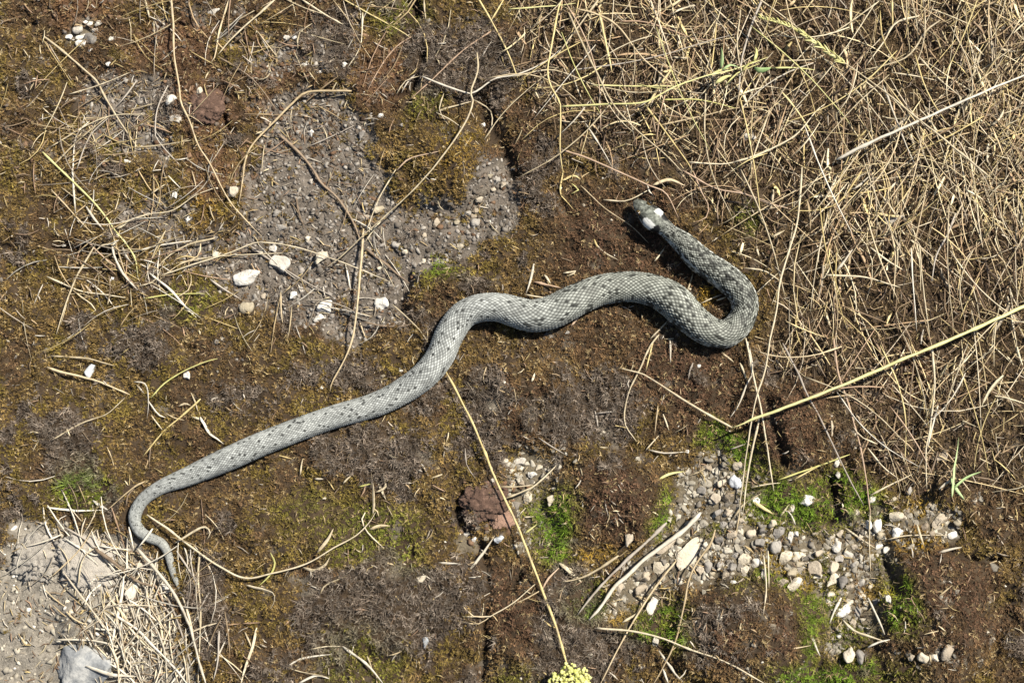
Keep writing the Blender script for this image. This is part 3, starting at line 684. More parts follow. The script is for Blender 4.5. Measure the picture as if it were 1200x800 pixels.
 ([(1215,352),(1127,392),(1060,420),(990,450),(930,474),(893,487),(858,501)],6.4,'lime',s_,'thick greenish yellow stalk slanting over the gravel to a sharp bend',None,dict(arch=.014,taper=(.8,1.0))),
 ([(858,501),(812,475),(765,445),(750,437),(725,431)],5,'pale',s_,'pale snapped stalk end running from the sharp bend towards the snake',None,dict(taper=(.45,1.0),kn=False,lift=.004)),
 ([(772,392),(762,405),(750,432),(736,462),(732,495),(746,517)],3.8,'pale',s_,'hook-shaped pale stem crossing the frayed end of the snapped stalk'), ([(766,398),(760,420),(757,434)],3,'yellow'),
 ([(700,484),(722,482)],3,'grey'), ([(697,481),(701,504)],3,'grey'), ([(760,527),(780,531),(805,529)],3.6,'white'), ([(771,475),(767,510)],2.2,'tan'), ([(777,485),(784,504)],3.2,'pale'), ([(757,527),(772,510)],2.4,'pale'), ([(772,562),(785,555),(802,552)],6,'lime',l_), ([(630,512),(662,532)],3,'grey'),
 ([(598,581),(625,570),(652,545)],4,'pale'), ([(586,570),(625,568)],3.4,'pale'), ([(876,400),(882,435),(875,450),(865,475),(855,490)],4,'white'), ([(890,490),(877,550),(871,600)],4,'pale'), ([(867,425),(875,445)],4,'pale'), ([(845,412),(860,424)],4,'pale'), ([(812,425),(808,436),(807,445)],3,'grey'), ([(785,398),(786,425)],4,'white'), ([(856,526),(875,519)],2.4,'grey'),
 ([(874,396),(885,450),(891,475),(897,512),(907,575)],4,'pale'), ([(977,396),(982,435),(995,475),(1007,520),(1015,560),(1020,604)],4,'pink',s_,'long curved reddish brown stem under the greenish stalk, ending on the gravel'),
 ([(917,402),(935,437),(947,465),(960,487),(980,530),(1000,570),(1012,592)],4,'grey',s_,'long straight grey stem crossing under the thick greenish stalk'), ([(1092,405),(1095,450),(1090,500),(1085,530),(1086,572)],4,'pale'), ([(1099,475),(1087,525)],4,'white'), ([(1072,415),(1067,462),(1064,505)],2.4,'bark'),
 ([(912,562),(955,547),(996,532)],4,'lime'), ([(930,562),(967,542)],3,'yellow'), ([(880,571),(920,565)],3,'pale'), ([(1020,580),(1045,567),(1070,555)],3,'pale'), ([(1017,525),(1035,547),(1052,560)],3,'pale'), ([(1045,450),(1068,476),(1090,502)],2.6,'pale'), ([(1028,520),(1010,512),(1000,500)],2.6,'pale'),
 # golden moss on the left
 ([(55,430),(72,436),(110,445),(137,456),(152,462)],5,'tan',t_,'straight tan stick beside the small blue-grey stone'), ([(60,417),(102,420),(120,425),(135,429)],4,'pale'), ([(177,466),(192,450),(215,435),(240,424),(255,420)],3,'lime'), ([(157,447),(170,450),(174,470),(172,492)],3.6,'white',l_), ([(160,451),(170,462)],4,'white',l_),
 ([(174,470),(185,485),(194,489)],3,'white'), ([(60,516),(97,495),(125,485),(140,472),(146,466)],3,'pale'), ([(235,467),(210,490),(190,507),(167,535)],4,'yellow'), ([(177,486),(191,504)],2.6,'pale'), ([(224,460),(232,482)],3.2,'pale'), ([(209,476),(216,473),(223,475)],4.5,'pale',l_), ([(235,488),(245,507),(254,514),(262,520)],7,'white',l_), ([(224,488),(236,492),(240,500)],5,'pale',l_),
 ([(177,522),(175,550)],2.6,'bark'), ([(55,594),(90,598),(122,597)],5,'white',l_), ([(109,586),(127,597)],7,'white',l_), ([(170,564),(155,572),(125,598)],3,'tan'), ([(148,592),(150,580),(157,572)],3,'bark'), ([(194,484),(206,490),(216,492)],2.2,'tan'),
 # middle
 ([(522,435),(542,472),(560,510),(580,560),(600,602),(617,642),(635,690),(650,730),(666,784)],5,'yellow',s_,'long straight yellow stem running from under the snake to the flower head',None,dict(taper=(1.0,.75))),
 ([(437,602),(438,585),(435,552)],6,'pale',l_), ([(440,577),(452,570),(448,556)],5,'pale',l_), ([(443,566),(450,580),(452,585)],6,'pale',l_), ([(420,570),(437,566)],4,'lime',l_), ([(352,556),(355,537)],3,'pale','straw_chip'), ([(369,561),(379,561)],3,'white','straw_chip'), ([(402,566),(412,557)],3,'pale','straw_chip'), ([(545,525),(547,545),(557,560)],2.2,'grey'), ([(592,584),(625,570)],3.6,'pale'),
 ([(570,430),(566,442),(568,450)],2.5,'tan'), ([(623,447),(627,436)],5,'pale',l_),
 # lower left
 ([(172,603),(200,622),(230,645),(260,665),(287,677),(317,672),(360,660),(390,642),(415,629),(430,615),(440,600)],4,'pale',s_,'long pale stem sagging in a bow from the tail to the dry leaf sprig',None,dict(lift=.004)),
 ([(317,647),(322,660),(315,675),(302,687)],4,'lime',l_), ([(288,685),(310,691),(320,695),(321,705),(315,715)],5.5,'pale',l_), ([(205,636),(227,622),(240,617),(246,624),(242,632)],5,'pale',l_),
 ([(160,642),(185,670),(205,697),(220,727),(227,750),(232,772),(242,804)],6.4,'white',s_,'thick bleached stem slanting down through the pale rubble below the tail',None,dict(lift=.005)),
 ([(234,645),(232,675),(235,712),(234,750),(232,804)],4,'pale'), ([(207,645),(220,665),(232,685)],4,'grey'), ([(245,694),(235,712)],4,'grey'), ([(222,682),(220,707),(219,717)],3,'grey'), ([(151,617),(157,645)],3,'white',None,None,None,dict(lift=.006)), ([(179,619),(171,630),(162,641)],4,'white',s_,'short bleached straw lying across the snake\'s tail',None,dict(lift=.010)),
 ([(130,717),(160,737),(180,757),(200,777),(222,804)],5,'white'), ([(185,645),(180,672),(176,690),(180,725)],3,'white'), ([(110,642),(142,665),(160,680),(180,687)],7,'bark',t_,'thick grey-brown stick lying on the pale rubble below the tail'), ([(115,639),(155,644)],3,'white'), ([(92,685),(94,665),(100,650),(115,640)],3,'pale'),
 ([(60,676),(92,645),(110,617)],3,'tan'), ([(97,665),(115,697)],3,'grey'), ([(145,675),(140,712),(132,750),(130,780)],6,'white',l_), ([(174,710),(170,747)],8,'white',l_), ([(301,735),(295,760),(285,790),(281,804)],6,'pale',l_), ([(287,740),(297,765)],3,'pale'), ([(257,739),(255,775),(250,797)],4,'grey'), ([(66,749),(110,750),(135,757),(155,770),(167,800)],4,'white'),
 ([(76,618),(100,632),(118,648)],4,'grey'), ([(150,668),(140,690),(146,720)],3,'white'), ([(196,700),(206,722),(216,752),(224,780)],4,'grey'), ([(150,745),(163,770),(150,800)],6,'white',l_), ([(186,720),(192,760),(196,800)],4,'pale'), ([(75,630),(110,650),(135,640)],3,'white'), ([(128,700),(150,730),(142,760)],5,'pale',l_), ([(100,780),(130,790),(160,792)],7,'white',l_), ([(160,760),(190,752),(203,748)],3,'pale'),
 ([(337,780),(355,771),(387,766)],4,'white',l_), ([(402,757),(420,770),(437,785),(449,801)],5,'white'), ([(350,800),(370,791),(387,795)],5,'white',l_), ([(362,761),(382,757),(402,757)],2.6,'pale'), ([(375,696),(382,685),(405,675)],3.4,'pale',l_), ([(337,781),(350,786),(385,793)],2.2,'pale'), ([(430,768),(436,784)],2.6,'pale'),
 ([(542,722),(572,722),(577,720),(600,707),(627,684)],3,'pale'), ([(542,710),(555,722),(572,722)],3,'tan'), ([(542,728),(560,731),(577,720)],2.6,'tan'), ([(514,659),(528,660),(542,661)],6,'white',l_), ([(550,667),(566,648),(580,627)],6,'white',l_), ([(552,662),(572,640)],3,'white'),
 ([(372,647),(384,632),(391,619)],7,'pale',l_), ([(355,665),(370,669),(380,662),(386,652)],7,'pale',l_), ([(433,620),(444,616),(457,616)],8,'tan',l_), ([(428,600),(424,610),(432,625),(450,642)],3,'pale'), ([(455,768),(468,764),(474,758)],3,'tan',l_), ([(452,659),(462,662)],4.5,'tan',l_),
 # sticks by the gravel
 ([(821,600),(795,627),(762,650),(740,670),(720,687),(707,707),(690,726)],9,'white',s_,'thickest bleached stalk of the pair beside the flat pale stones',None,dict(lift=.005,taper=(.6,1.0))),
 ([(781,612),(755,637),(730,660),(705,685),(677,720)],6.4,'grey',s_,'slimmer grey stalk lying parallel to the thickest bleached stalk',None,dict(lift=.004)),
 ([(725,651),(700,667),(680,677),(657,682)],5,'pale'), ([(655,660),(668,670),(682,682)],8,'pale',l_), ([(792,657),(770,685),(750,715),(727,755),(702,804)],4,'tan'), ([(838,620),(832,637),(810,672),(800,717),(792,750),(775,785),(764,804)],4,'tan',s_,'long wavy tan stem descending from the gravel over dark moss'),
 ([(700,736),(740,739),(775,747),(812,762),(850,775),(899,802)],4,'pale',s_,'pale bowed stem running over dark moss below the triangular white flake'), ([(635,692),(642,678),(655,665)],4,'pink'), ([(636,690),(615,702),(600,708)],2.6,'tan'), ([(772,762),(785,780),(797,795),(805,782)],4.4,'white'), ([(729,729),(750,716)],4,'pale'), ([(777,783),(783,800)],4.5,'white'),
 ([(615,625),(630,614)],5,'lime',l_), ([(614,606),(626,605)],3,'pale'), ([(735,652),(725,680)],2.4,'grey'), ([(867,600),(862,628)],3,'tan'), ([(895,650),(898,690),(894,722)],3.2,'pale'), ([(900,645),(901,690)],2.6,'pale'), ([(986,700),(978,715),(971,733)],4.4,'white'), ([(1017,700),(1028,722),(1037,743)],4.6,'white'), ([(988,727),(1000,738),(1018,745),(1040,752)],4.4,'pale'), ([(1017,758),(1030,752),(1043,749)],3.6,'white'),
 ([(990,618),(1010,632),(1026,642)],3.6,'pale'), ([(1020,596),(1020,670)],2.8,'pale'), ([(1040,632),(1065,627),(1110,627)],3,'pale'), ([(1100,647),(1127,641)],5,'white'), ([(950,742),(961,768)],4.6,'white'), ([(916,760),(950,756)],3,'tan'), ([(925,800),(942,782)],4.5,'pale',l_), ([(1100,698),(1116,685)],3,'tan'), ([(932,614),(925,600),(918,598)],3.4,'white'), ([(1075,614),(1083,640)],4,'pale'),
 ([(860,606),(872,590),(892,578)],4,'pale'), ([(882,588),(906,602)],7,'yellow',l_), ([(915,604),(925,590)],4.5,'pale'),
]
for e in STEMS:
    e = list(e)+[None]*(6-len(e)); pts, w, colr, kind, label, kw = e[0], e[1], e[2], e[3] or s_, e[4], e[5]
    if len(e) > 6 and kw is None: kw = e[6]
    stem(pts, w, colr, kind, label, **(kw or {}))
n_traced = sum(1 for o in things if o['category'] == 'straw')

# grass ear lying over the thatch: stem with a feathery seed head
def grass_ear():
    o0 = G(1127, 180, .02)
    root = bpy.data.objects.new('grass_ear', None); COL.objects.link(root); root.location = (float(o0[0]), float(o0[1]), .0)
    tag(root, 'pale grass ear with a feathery seed head lying across the thatch', 'grass ear')
    stem([(1160,208),(1127,180),(1077,140),(1040,110),(1015,92),(987,72),(965,57)], 4.4, 'pale', 'stem', parent=root, lift=.010, arch=.006)
    sp = resample(catmull([(990,74,0),(965,57,0),(945,42,0),(922,30,0),(893,22,0)], 8), n=26)[0]
    V = []; Q = []
    for i, (x, y, _) in enumerate(sp):
        for sg in (-1, 1):
            L = random.uniform(9, 15)*(1-.5*i/26); a = math.atan2(-18, -28)+sg*random.uniform(.12, .45)
            v, f, c = stem_geom([(x, y), (x+L*.5*math.cos(a), y+L*.5*math.sin(a)), (x+L*math.cos(a), y+L*math.sin(a))], 4.2, lift=.012+random.uniform(0, .004), flat=.5, sides=5, step=3)
            V.append(v); Q.append(f)
    for v, f in zip(V[::1], Q[::1]):
        add('seed_husk', mesh_from('seed_husk', v-np.array(root.location), f, FM['lime'], None, True), root)
grass_ear()

# random straws of the thatch, each its own thing, mostly lying in the open
def rand_straw(i):
    while True:
        x, y = random.uniform(610, 1195), random.uniform(0, 570)
        if float(samp(Z['thatch'], np.array([x]), np.array([y]))[0]) > .6 and float(samp(near, np.array([x]), np.array([y]))[0]) > 40: break
    a = random.choice([random.gauss(1.25, .35), random.gauss(2.3, .4), random.uniform(0, math.pi)])
    L = random.uniform(45, 170); b = random.gauss(0, .07)*L
    d = np.array([math.cos(a), math.sin(a)]); n = np.array([-d[1], d[0]])
    p = [tuple(np.array([x, y])+d*L*(t-.5)+n*b*(1-(2*t-1)**2)) for t in (0, .33, .66, 1)]
    if any(float(samp(near, np.array([q[0]]), np.array([q[1]]))[0]) < 6 for q in p): return
    stem(p, random.uniform(1.9, 3.4), ('lime' if (640 < x < 940 and 40 < y < 150 and random.random() < .4) else random.choice(['pale', 'pale', 'pale', 'tan', 'yellow', 'yellow', 'white', 'pink'])), lift=random.uniform(.0, .010), arch=random.uniform(0, .010), step=12, sides=5)
for i in range(max(0, 330-n_traced)): rand_straw(i)

# ------------------------------------------------------------------ the rest of the straw: thatch mass and litter
def straw_mass(name, n, region, Lr, Wr, lift, label, palette, seg=4, dens=None, bias=True, flr=(.2, .8)):
    xs, ys = [], []
    while len(xs) < n:
        x = rng.uniform(region[0], region[2], 4000); y = rng.uniform(region[1], region[3], 4000)
        k = (dens(x, y) > rng.random(4000)) & (samp(near, x, y) > 3)
        xs += list(x[k]); ys += list(y[k])
    x = np.array(xs[:n]); y = np.array(ys[:n])
    L = rng.uniform(*Lr, n)*rng.uniform(.5, 1, n); a = rng.uniform(0, math.pi, n)
    if bias:
        m = rng.random(n); a = np.where(m < .4, rng.normal(1.25, .4, n), np.where(m < .65, rng.normal(2.3, .4, n), a))
    b = rng.normal(0, .065, n)*L
    t = np.linspace(0, 1, seg+1)
    d = np.stack([np.cos(a), np.sin(a)], -1); nn = np.stack([-d[:, 1], d[:, 0]], -1)
    q = np.stack([x, y], -1)[:, None]+d[:, None]*(L[:, None]*(t-.5))[..., None]+nn[:, None]*(b[:, None]*(1-(2*t-1)**2))[..., None]
    nb = samp(near, q[..., 0], q[..., 1]).min(1); ok = nb > 2.5
    q, L = q[ok], L[ok]; n = len(q)
    hh = Hpx(q[..., 0], q[..., 1]); z = hh.mean(1, keepdims=True)*.6+hh*.4+.001+rng.uniform(0, lift, (n, 1))*rng.random((n, 1))+rng.normal(0, lift*.18, (n, seg+1))
    z = np.maximum(z, hh+.0003)
    gx_, gy_ = G(q[..., 0], q[..., 1], z); c = np.stack([gx_, gy_, z], -1)
    T = np.gradient(c, axis=1); T /= np.linalg.norm(T, axis=2)[..., None]+1e-12
    side = np.cross(T, [0, 0, 1]); side /= np.linalg.norm(side, axis=2)[..., None]+1e-12; up = np.cross(side, T)
    rad = rng.uniform(*Wr, n)/2*S*.8
    prof = np.interp(t, [0, .1, .7, 1], [.6, 1, .85, .3])
    sd = 3; an = np.arange(sd)/sd*2*math.pi+rng.random((n, 1))*6
    fl = rng.uniform(*flr, (n, 1, 1, 1))
    V = c[:, :, None]+(side[:, :, None]*np.cos(an)[:, None, :, None]+up[:, :, None]*np.sin(an)[:, None, :, None]*fl)*(rad[:, None]*prof)[:, :, None, None]
    I = np.arange(n*(seg+1)*sd).reshape(n, seg+1, sd)
    F = np.stack([I[:, :-1], np.roll(I[:, :-1], -1, 2), np.roll(I[:, 1:], -1, 2), I[:, 1:]], -1).reshape(-1, 4)
    pal = np.array(palette); cc = pal[rng.integers(0, len(pal), n)]*rng.uniform(.6, 1.25, (n, 1))
    C = np.repeat(cc, (seg+1)*sd, 0)
    o = add(name, mesh_from(name, V.reshape(-1, 3), F, M_straw, C, True))
    tag(o, label, 'straw', kind='stuff')
M_straw = attr_mat('straw_mass', .6, .3, nscale=300, namt=.35)
PAL = [(.50,.40,.24),(.44,.33,.18),(.36,.26,.15),(.56,.47,.30),(.48,.37,.17),(.40,.34,.26),(.33,.22,.14),(.26,.19,.12)]
BPAL = [(.68,.56,.33),(.62,.49,.26),(.54,.41,.24),(.74,.64,.43),(.66,.52,.24),(.54,.45,.32),(.45,.31,.18),(.36,.25,.15),(.70,.60,.42)]
DPAL = [(.16,.108,.062),(.11,.07,.042),(.22,.152,.088),(.30,.215,.125),(.08,.053,.034),(.25,.185,.125)]
th = lambda x, y: samp(Z['thatch'], x, y)*np.where(y > 400, .95, np.where(y > 230, .5, 1))*(.12+.7*smooth(.35, .55, fbm(x/40+31, y/40+4, 3)))
thick = lambda x, y: samp(Z['thatch'], x, y)*(.35+.65*smooth(.38, .6, fbm(x/50+9, y/50, 3)))*np.where((x > 870) & (y < 250), 1, .42)*np.where((y > 400), .75, 1)*(.25+.75*smooth(.35, .6, fbm(x/90+31, y/90+4, 3)))
straw_mass('straw_thatch', 2100, (560, -100, 1420, 590), (30, 160), (1.1, 2.6), .015, 'tangled mass of fine dry straw beyond the snake', BPAL, 5, thick)
straw_mass('straw_underlayer', 4300, (560, -100, 1420, 600), (12, 50), (1.4, 4.0), .005, 'dark decayed straw bits under the tangled thatch', DPAL, 2, th)
straw_mass('straw_litter', 3500, (580, -100, 1400, 600), (4, 22), (1.6, 4.8), .008, 'short broken straw crumbs scattered through the thatch', PAL, 1, th, False)
straw_mass('blade_litter', 420, (580, -100, 1400, 590), (14, 60), (3.5, 7.0), .012, 'flat withered grass blades strewn through the thatch', BPAL, 5, thick, True, (.06, .2))
heap = lambda x, y: np.clip(1.0*np.exp(-((x-165)/48)**2-((y-735)/75)**2)+.35*np.exp(-((x-100)/50)**2-((y-640)/34)**2), 0, 1)
straw_mass('straw_heap', 170, (20, 590, 290, 860), (30, 120), (1.4, 4.2), .012, 'bleached straw heaped over the pale rubble below the tail', [(.66,.6,.48),(.58,.52,.41),(.7,.63,.5),(.5,.43,.32),(.62,.52,.36)], 5, heap, True, (.2, .7))
lit = lambda x, y: np.clip(.13+.2*smooth(.5, .65, fbm(x/30, y/30+70, 3))+.55*samp(Z['soil'], x, y)*(x < 300)+.9*samp(Z['pale'], x, y)+.35*(x < 430)*(y < 350)+.8*(np.abs(y-640) < 120)*(x > 680)*smooth(.42, .6, fbm(x/26+15, y/26, 3))+.15*(y < 200), 0, 1)*(1-.7*samp(Z['thatch'], x, y))
straw_mass('plant_litter', 5000, (-150, -100, 1350, 900), (3, 20), (1.0, 3.4), .003, 'tiny dry plant crumbs strewn over moss and soil', PAL+[(.58,.52,.42),(.2,.13,.08)], 2, lit, False)
tuft = lambda x, y: np.clip(np.exp(-((x-150)/70)**2-((y-300)/55)**2)+.8*np.exp(-((x-110)/50)**2-((y-150)/45)**2)+1.3*np.exp(-((x-165)/70)**2-((y-720)/85)**2)+.10*(x < 480)*(y < 400)+.35*np.exp(-((x-270)/100)**2-((y-40)/45)**2)+.25*np.exp(-((x-430)/60)**2-((y-40)/40)**2), 0, 1)
straw_mass('withered_grass', 680, (-150, -100, 560, 900), (25, 90), (1.2, 2.8), .008, 'fine withered grass fibres over the soil and rubble', PAL+[(.6,.54,.44),(.5,.46,.38)], 4, tuft, False)

# ------------------------------------------------------------------ stones
SM = {
 'white': stone_mat('stone_white', (.46, .42, .35), (.74, .71, .64), .7, 90),
 'cream': stone_mat('stone_cream', (.34, .29, .20), (.60, .53, .41), .7, 90),
 'tan':   stone_mat('stone_tan',   (.26, .21, .15), (.48, .41, .31), .8, 90),
 'grey':  stone_mat('stone_grey',  (.17, .155, .135), (.36, .33, .285), .8, 90),
 'blue':  stone_mat('stone_blue_grey', (.26, .28, .29), (.52, .54, .55), .7, 90),
 'rust':  stone_mat('earth_rust',  (.10, .060, .042), (.32, .20, .142), .95, 230),
 'sand':  stone_mat('stone_sandy', (.13, .115, .095), (.40, .365, .31), .95, 210),
 'block': stone_mat('stone_block', (.06, .065, .07), (.52, .51, .47), .85, 60, (.22, .23, .235)),
}
def stone_mesh(seed, sub, ang):
    V, F = icos(sub); r_ = np.random.default_rng(seed); V = V.copy()
    for _ in range(ang):
        nrm = r_.normal(size=3); nrm /= np.linalg.norm(nrm); d = r_.uniform(.22, .62)
        k = V@nrm; V = V-np.where(k > d, k-d, 0)[:, None]*nrm
    ph = r_.uniform(0, 6, 3); f = r_.uniform(1.4, 2.6, 3)
    V = V*(1+.17*np.sin(V[:, [1]]*f[0]+ph[0])+.12*np.sin(V[:, [2]]*f[1]+ph[1])+.15*np.sin(V[:, [0]]*f[2]*1.3+ph[2])+.07*np.sin(V[:, [0]]*5+V[:, [1]]*4+ph[1]))
    V += r_.normal(0, .012, V.shape)
    V -= (V.max(0)+V.min(0))/2; V /= (V.max(0)-V.min(0))/2
    return V, F
ROUND = [stone_mesh(100+i, 3, 2 if i % 2 else 4) for i in range(6)]
ANGU = [stone_mesh(200+i, 3, 12) for i in range(8)]
stone_cache = {}
def pebble(px, py, w, h, colr='white', shape='a', label=None, name='pebble', rot=None, tall=.6, sink=.30, cat='pebble'):
    i = random.randrange(6 if shape == 'r' else 8)
    key = (shape, i, colr)
    if key not in stone_cache:
        V, F = (ROUND if shape == 'r' else ANGU)[i]
        stone_cache[key] = mesh_from(name, V, F, SM[colr], None, shape == 'r')
    hz = min(w, h)*tall/2*S
    if label is None: hz = min(hz, .0045)
    z0 = float(Hpx(px, py)); zc_ = z0+hz*(1-2*sink)
    x, y = G(px, py, zc_)
    o = add(name, stone_cache[key], None, (float(x), float(y), zc_))
    o.scale = (w/2*S, h/2*S, hz)
    o.rotation_euler = (random.uniform(-.15, .15), random.uniform(-.15, .15), rot if rot is not None else random.uniform(-.5, .5))
    if label is None:
        m = max(w, h); sz = 'large' if m >= 15 else ('small' if m < 9 else '')
        cw = {'white': 'white', 'cream': 'cream', 'tan': 'tan', 'grey': 'grey', 'blue': 'blue-grey', 'rust': 'rusty', 'block': 'grey'}[colr]
        sh = ('oval' if max(w, h)/min(w, h) > 1.3 else 'round') if shape == 'r' else ('slab-shaped' if max(w, h)/min(w, h) > 1.45 else 'angular')
        label = ' '.join(q for q in (sz, sh, cw, 'pebble', place_words(px, py)) if q)
    return tag(o, label, cat)
big = dict(name='stone', cat='stone')
pebble(328, 309, 25, 20, 'white', 'r', 'rounded white stone beside the largest angular white one', rot=-.2, tall=.7, **big)
pebble(289, 361, 18, 16, 'cream', 'r', 'round cream pebble near the two white stones', tall=.8)
pebble(382, 359, 18, 22, 'white', 'a', 'blocky white pebble at the lower edge of the bare soil', rot=-.4, tall=.7)
pebble(374, 372, 15, 10, 'white', 'a', 'flat white chip touching the blocky white pebble', tall=.6)
pebble(447, 355, 17, 16, 'white', 'r', 'white round pebble on bare soil near the moss edge', tall=.7)
pebble(256, 299, 12, 12, 'cream', 'a', 'cream pebble near the withered tuft of grass', tall=.7)
pebble(201, 117, 15, 14, 'white', 'r', 'upper white pebble of two beside the long bent tan stem', tall=.7)
pebble(206, 140, 15, 11, 'white', 'r', 'lower white pebble of two beside the long bent tan stem', tall=.6)
def clod(px, py, w, h, label, tall=.26, colr='rust', n=5, rough=1.0, name='earth_clod', cat='clod', rot=0, crisp=0, seed=1):
    V, F = icos(n); r_ = np.random.default_rng(seed); V = V.copy()
    for _ in range(crisp):
        nr = r_.normal(size=3); nr /= np.linalg.norm(nr); d = r_.uniform(.45, .75); k = V@nr; V = V-np.where(k > d, k-d, 0)[:, None]*nr
    f = lambda k, o: fbm(V[:, 0]*k+o+V[:, 2]*k*.7, V[:, 1]*k+o*2+V[:, 2]*k*.5, 3)-.5
    rad = 1+rough*(.60*f(1.6, 5+seed)+.50*f(4.5, 20+seed)+.36*f(12, 50+seed)+.22*f(30, 80+seed))
    V = V*rad[:, None]; V[:, 2] = np.sign(V[:, 2])*np.abs(V[:, 2])**.8
    hz = min(w, h)/2*S*tall; z0 = float(Hpx(px, py))+hz*.15
    ca, sa = math.cos(rot), math.sin(rot); V = V*np.array([w/2*S, h/2*S, hz]); V = np.stack([V[:, 0]*ca-V[:, 1]*sa, V[:, 0]*sa+V[:, 1]*ca, V[:, 2]], -1)
    x, y = G(px, py, z0); o = add(name, mesh_from(name, V, F, SM[colr], None, crisp == 0), None, (float(x), float(y), z0))
    return tag(o, label, cat)
clod(291, 324, 40, 28, 'largest angular white stone on the bare grey soil', .75, 'white', 4, .30, 'stone', 'stone', .35, 10, 12)
clod(242, 125, 43, 42, 'rust-brown crumbly clod of earth by the two white pebbles', seed=3)
clod(566, 586, 50, 42, 'reddish brown clod of earth under the long straight yellow stem', seed=4, rot=.2)
clod(588, 610, 28, 24, 'smaller reddish clod below the big clod by the yellow stem', seed=5)
pebble(107, 434, 15, 17, 'blue', 'a', 'small blue-grey stone beside the straight tan stick', tall=.8)
pebble(219, 440, 8, 11, 'white', 'r', 'tiny white pebble at the greenish stem on golden moss', tall=.8)
pebble(107, 46, 18, 15, 'grey', 'r', 'grey lump in the middle of the white pebble cluster', tall=.7)
for x, y, w, h in ((91,35,13,11),(95,44,14,7),(95,51,14,10),(81,44,9,7),(129,46,7,7),(105,28,9,7),(116,28,11,8),(112,36,9,7),(106,59,8,5),(100,26,6,5),(122,37,7,5)):
    pebble(x, y, w, h, 'white', 'r', 'white pebble of the cluster round the grey lump', tall=.7)
pebble(251, 14, 16, 9, 'white', 'a', 'white angular chip above the rust-coloured crust', tall=.6)
pebble(980, 639, 12.5, 17.5, 'white', 'r', 'smooth upright oval white pebble on the gravel', rot=0, tall=.7)
pebble(987, 716, 19, 13, 'white', 'r', 'lowest large smooth white pebble on the gravel', rot=.3, tall=.6)
pebble(945, 586, 19, 13, 'white', 'r', 'white pebble lying on the bright green moss', rot=-.25, tall=.6)
pebble(805, 648, 28, 42, 'cream', 'a', 'largest flat cream stone beside the thickest bleached stalk', rot=-.2, tall=.35, **big)
pebble(776, 664, 22, 20, 'cream', 'a', 'smaller flat cream stone under the thickest bleached stalk', tall=.4, **big)
pebble(781, 640, 30, 14, 'tan', 'a', 'tan flat stone above the flat cream stones', rot=.3, tall=.45, **big)
pebble(1102, 608, 26, 17, 'tan', 'a', 'flat tan slab at the far end of the gravel', tall=.5, **big)
pebble(861, 564, 13, 16, 'blue', 'r', 'round blue-grey pebble on the gravel below the stalk bend', tall=.8)
pebble(644, 394, 15, 13, 'grey', 'r', 'flat round grey pebble just below the snake\'s middle', tall=.3)
pebble(1046, 257, 27, 11, 'white', 'a', 'white flaky stone buried in the straw thatch', rot=.2, tall=.6, sink=0, **big)
pebble(877, 161, 20, 9, 'white', 'a', 'white chip of stone in the straw near the yellow stems', rot=-.4, tall=.6, sink=0)
pebble(157, 690, 23, 21, 'white', 'a', 'white stone beside the tail tip', rot=.5, tall=.6, **big)
pebble(193, 688, 11, 11, 'white', 'a', 'small white chip next to the white stone by the tail tip', tall=.6)
clod(98, 778, 66, 56, 'large grey and white block at the end of the rubble', .6, 'block', 4, .35, 'stone', 'stone', -.15, 9, 6)
clod(104, 664, 78, 54, 'broad pale sandy stone below the snake\'s tail', .24, 'sand', 5, 1.15, 'stone', 'stone', -.4, 0, 7)
clod(46, 655, 56, 50, 'pale sandy stone next to the broad one', .26, 'sand', 5, 1.15, 'stone', 'stone', .3, 0, 8)
pebble(765, 710, 17, 20, 'white', 'a', 'triangular white flake upright on green moss', rot=.2, tall=.4, sink=.05)
pebble(768, 751, 7, 11, 'white', 'r', 'tiny white pebble below the triangular white flake', tall=.6)
pebble(547, 626, 12, 9, 'white', 'a', 'white chip beside the reddish clods', tall=.7)
pebble(492, 679, 15, 7.5, 'cream', 'r', 'cream seed-shaped pebble on the moss', rot=.35, tall=.8)
pebble(499, 752, 8, 12, 'blue', 'a', 'small grey chip standing in curled moss', rot=.3, tall=.8)
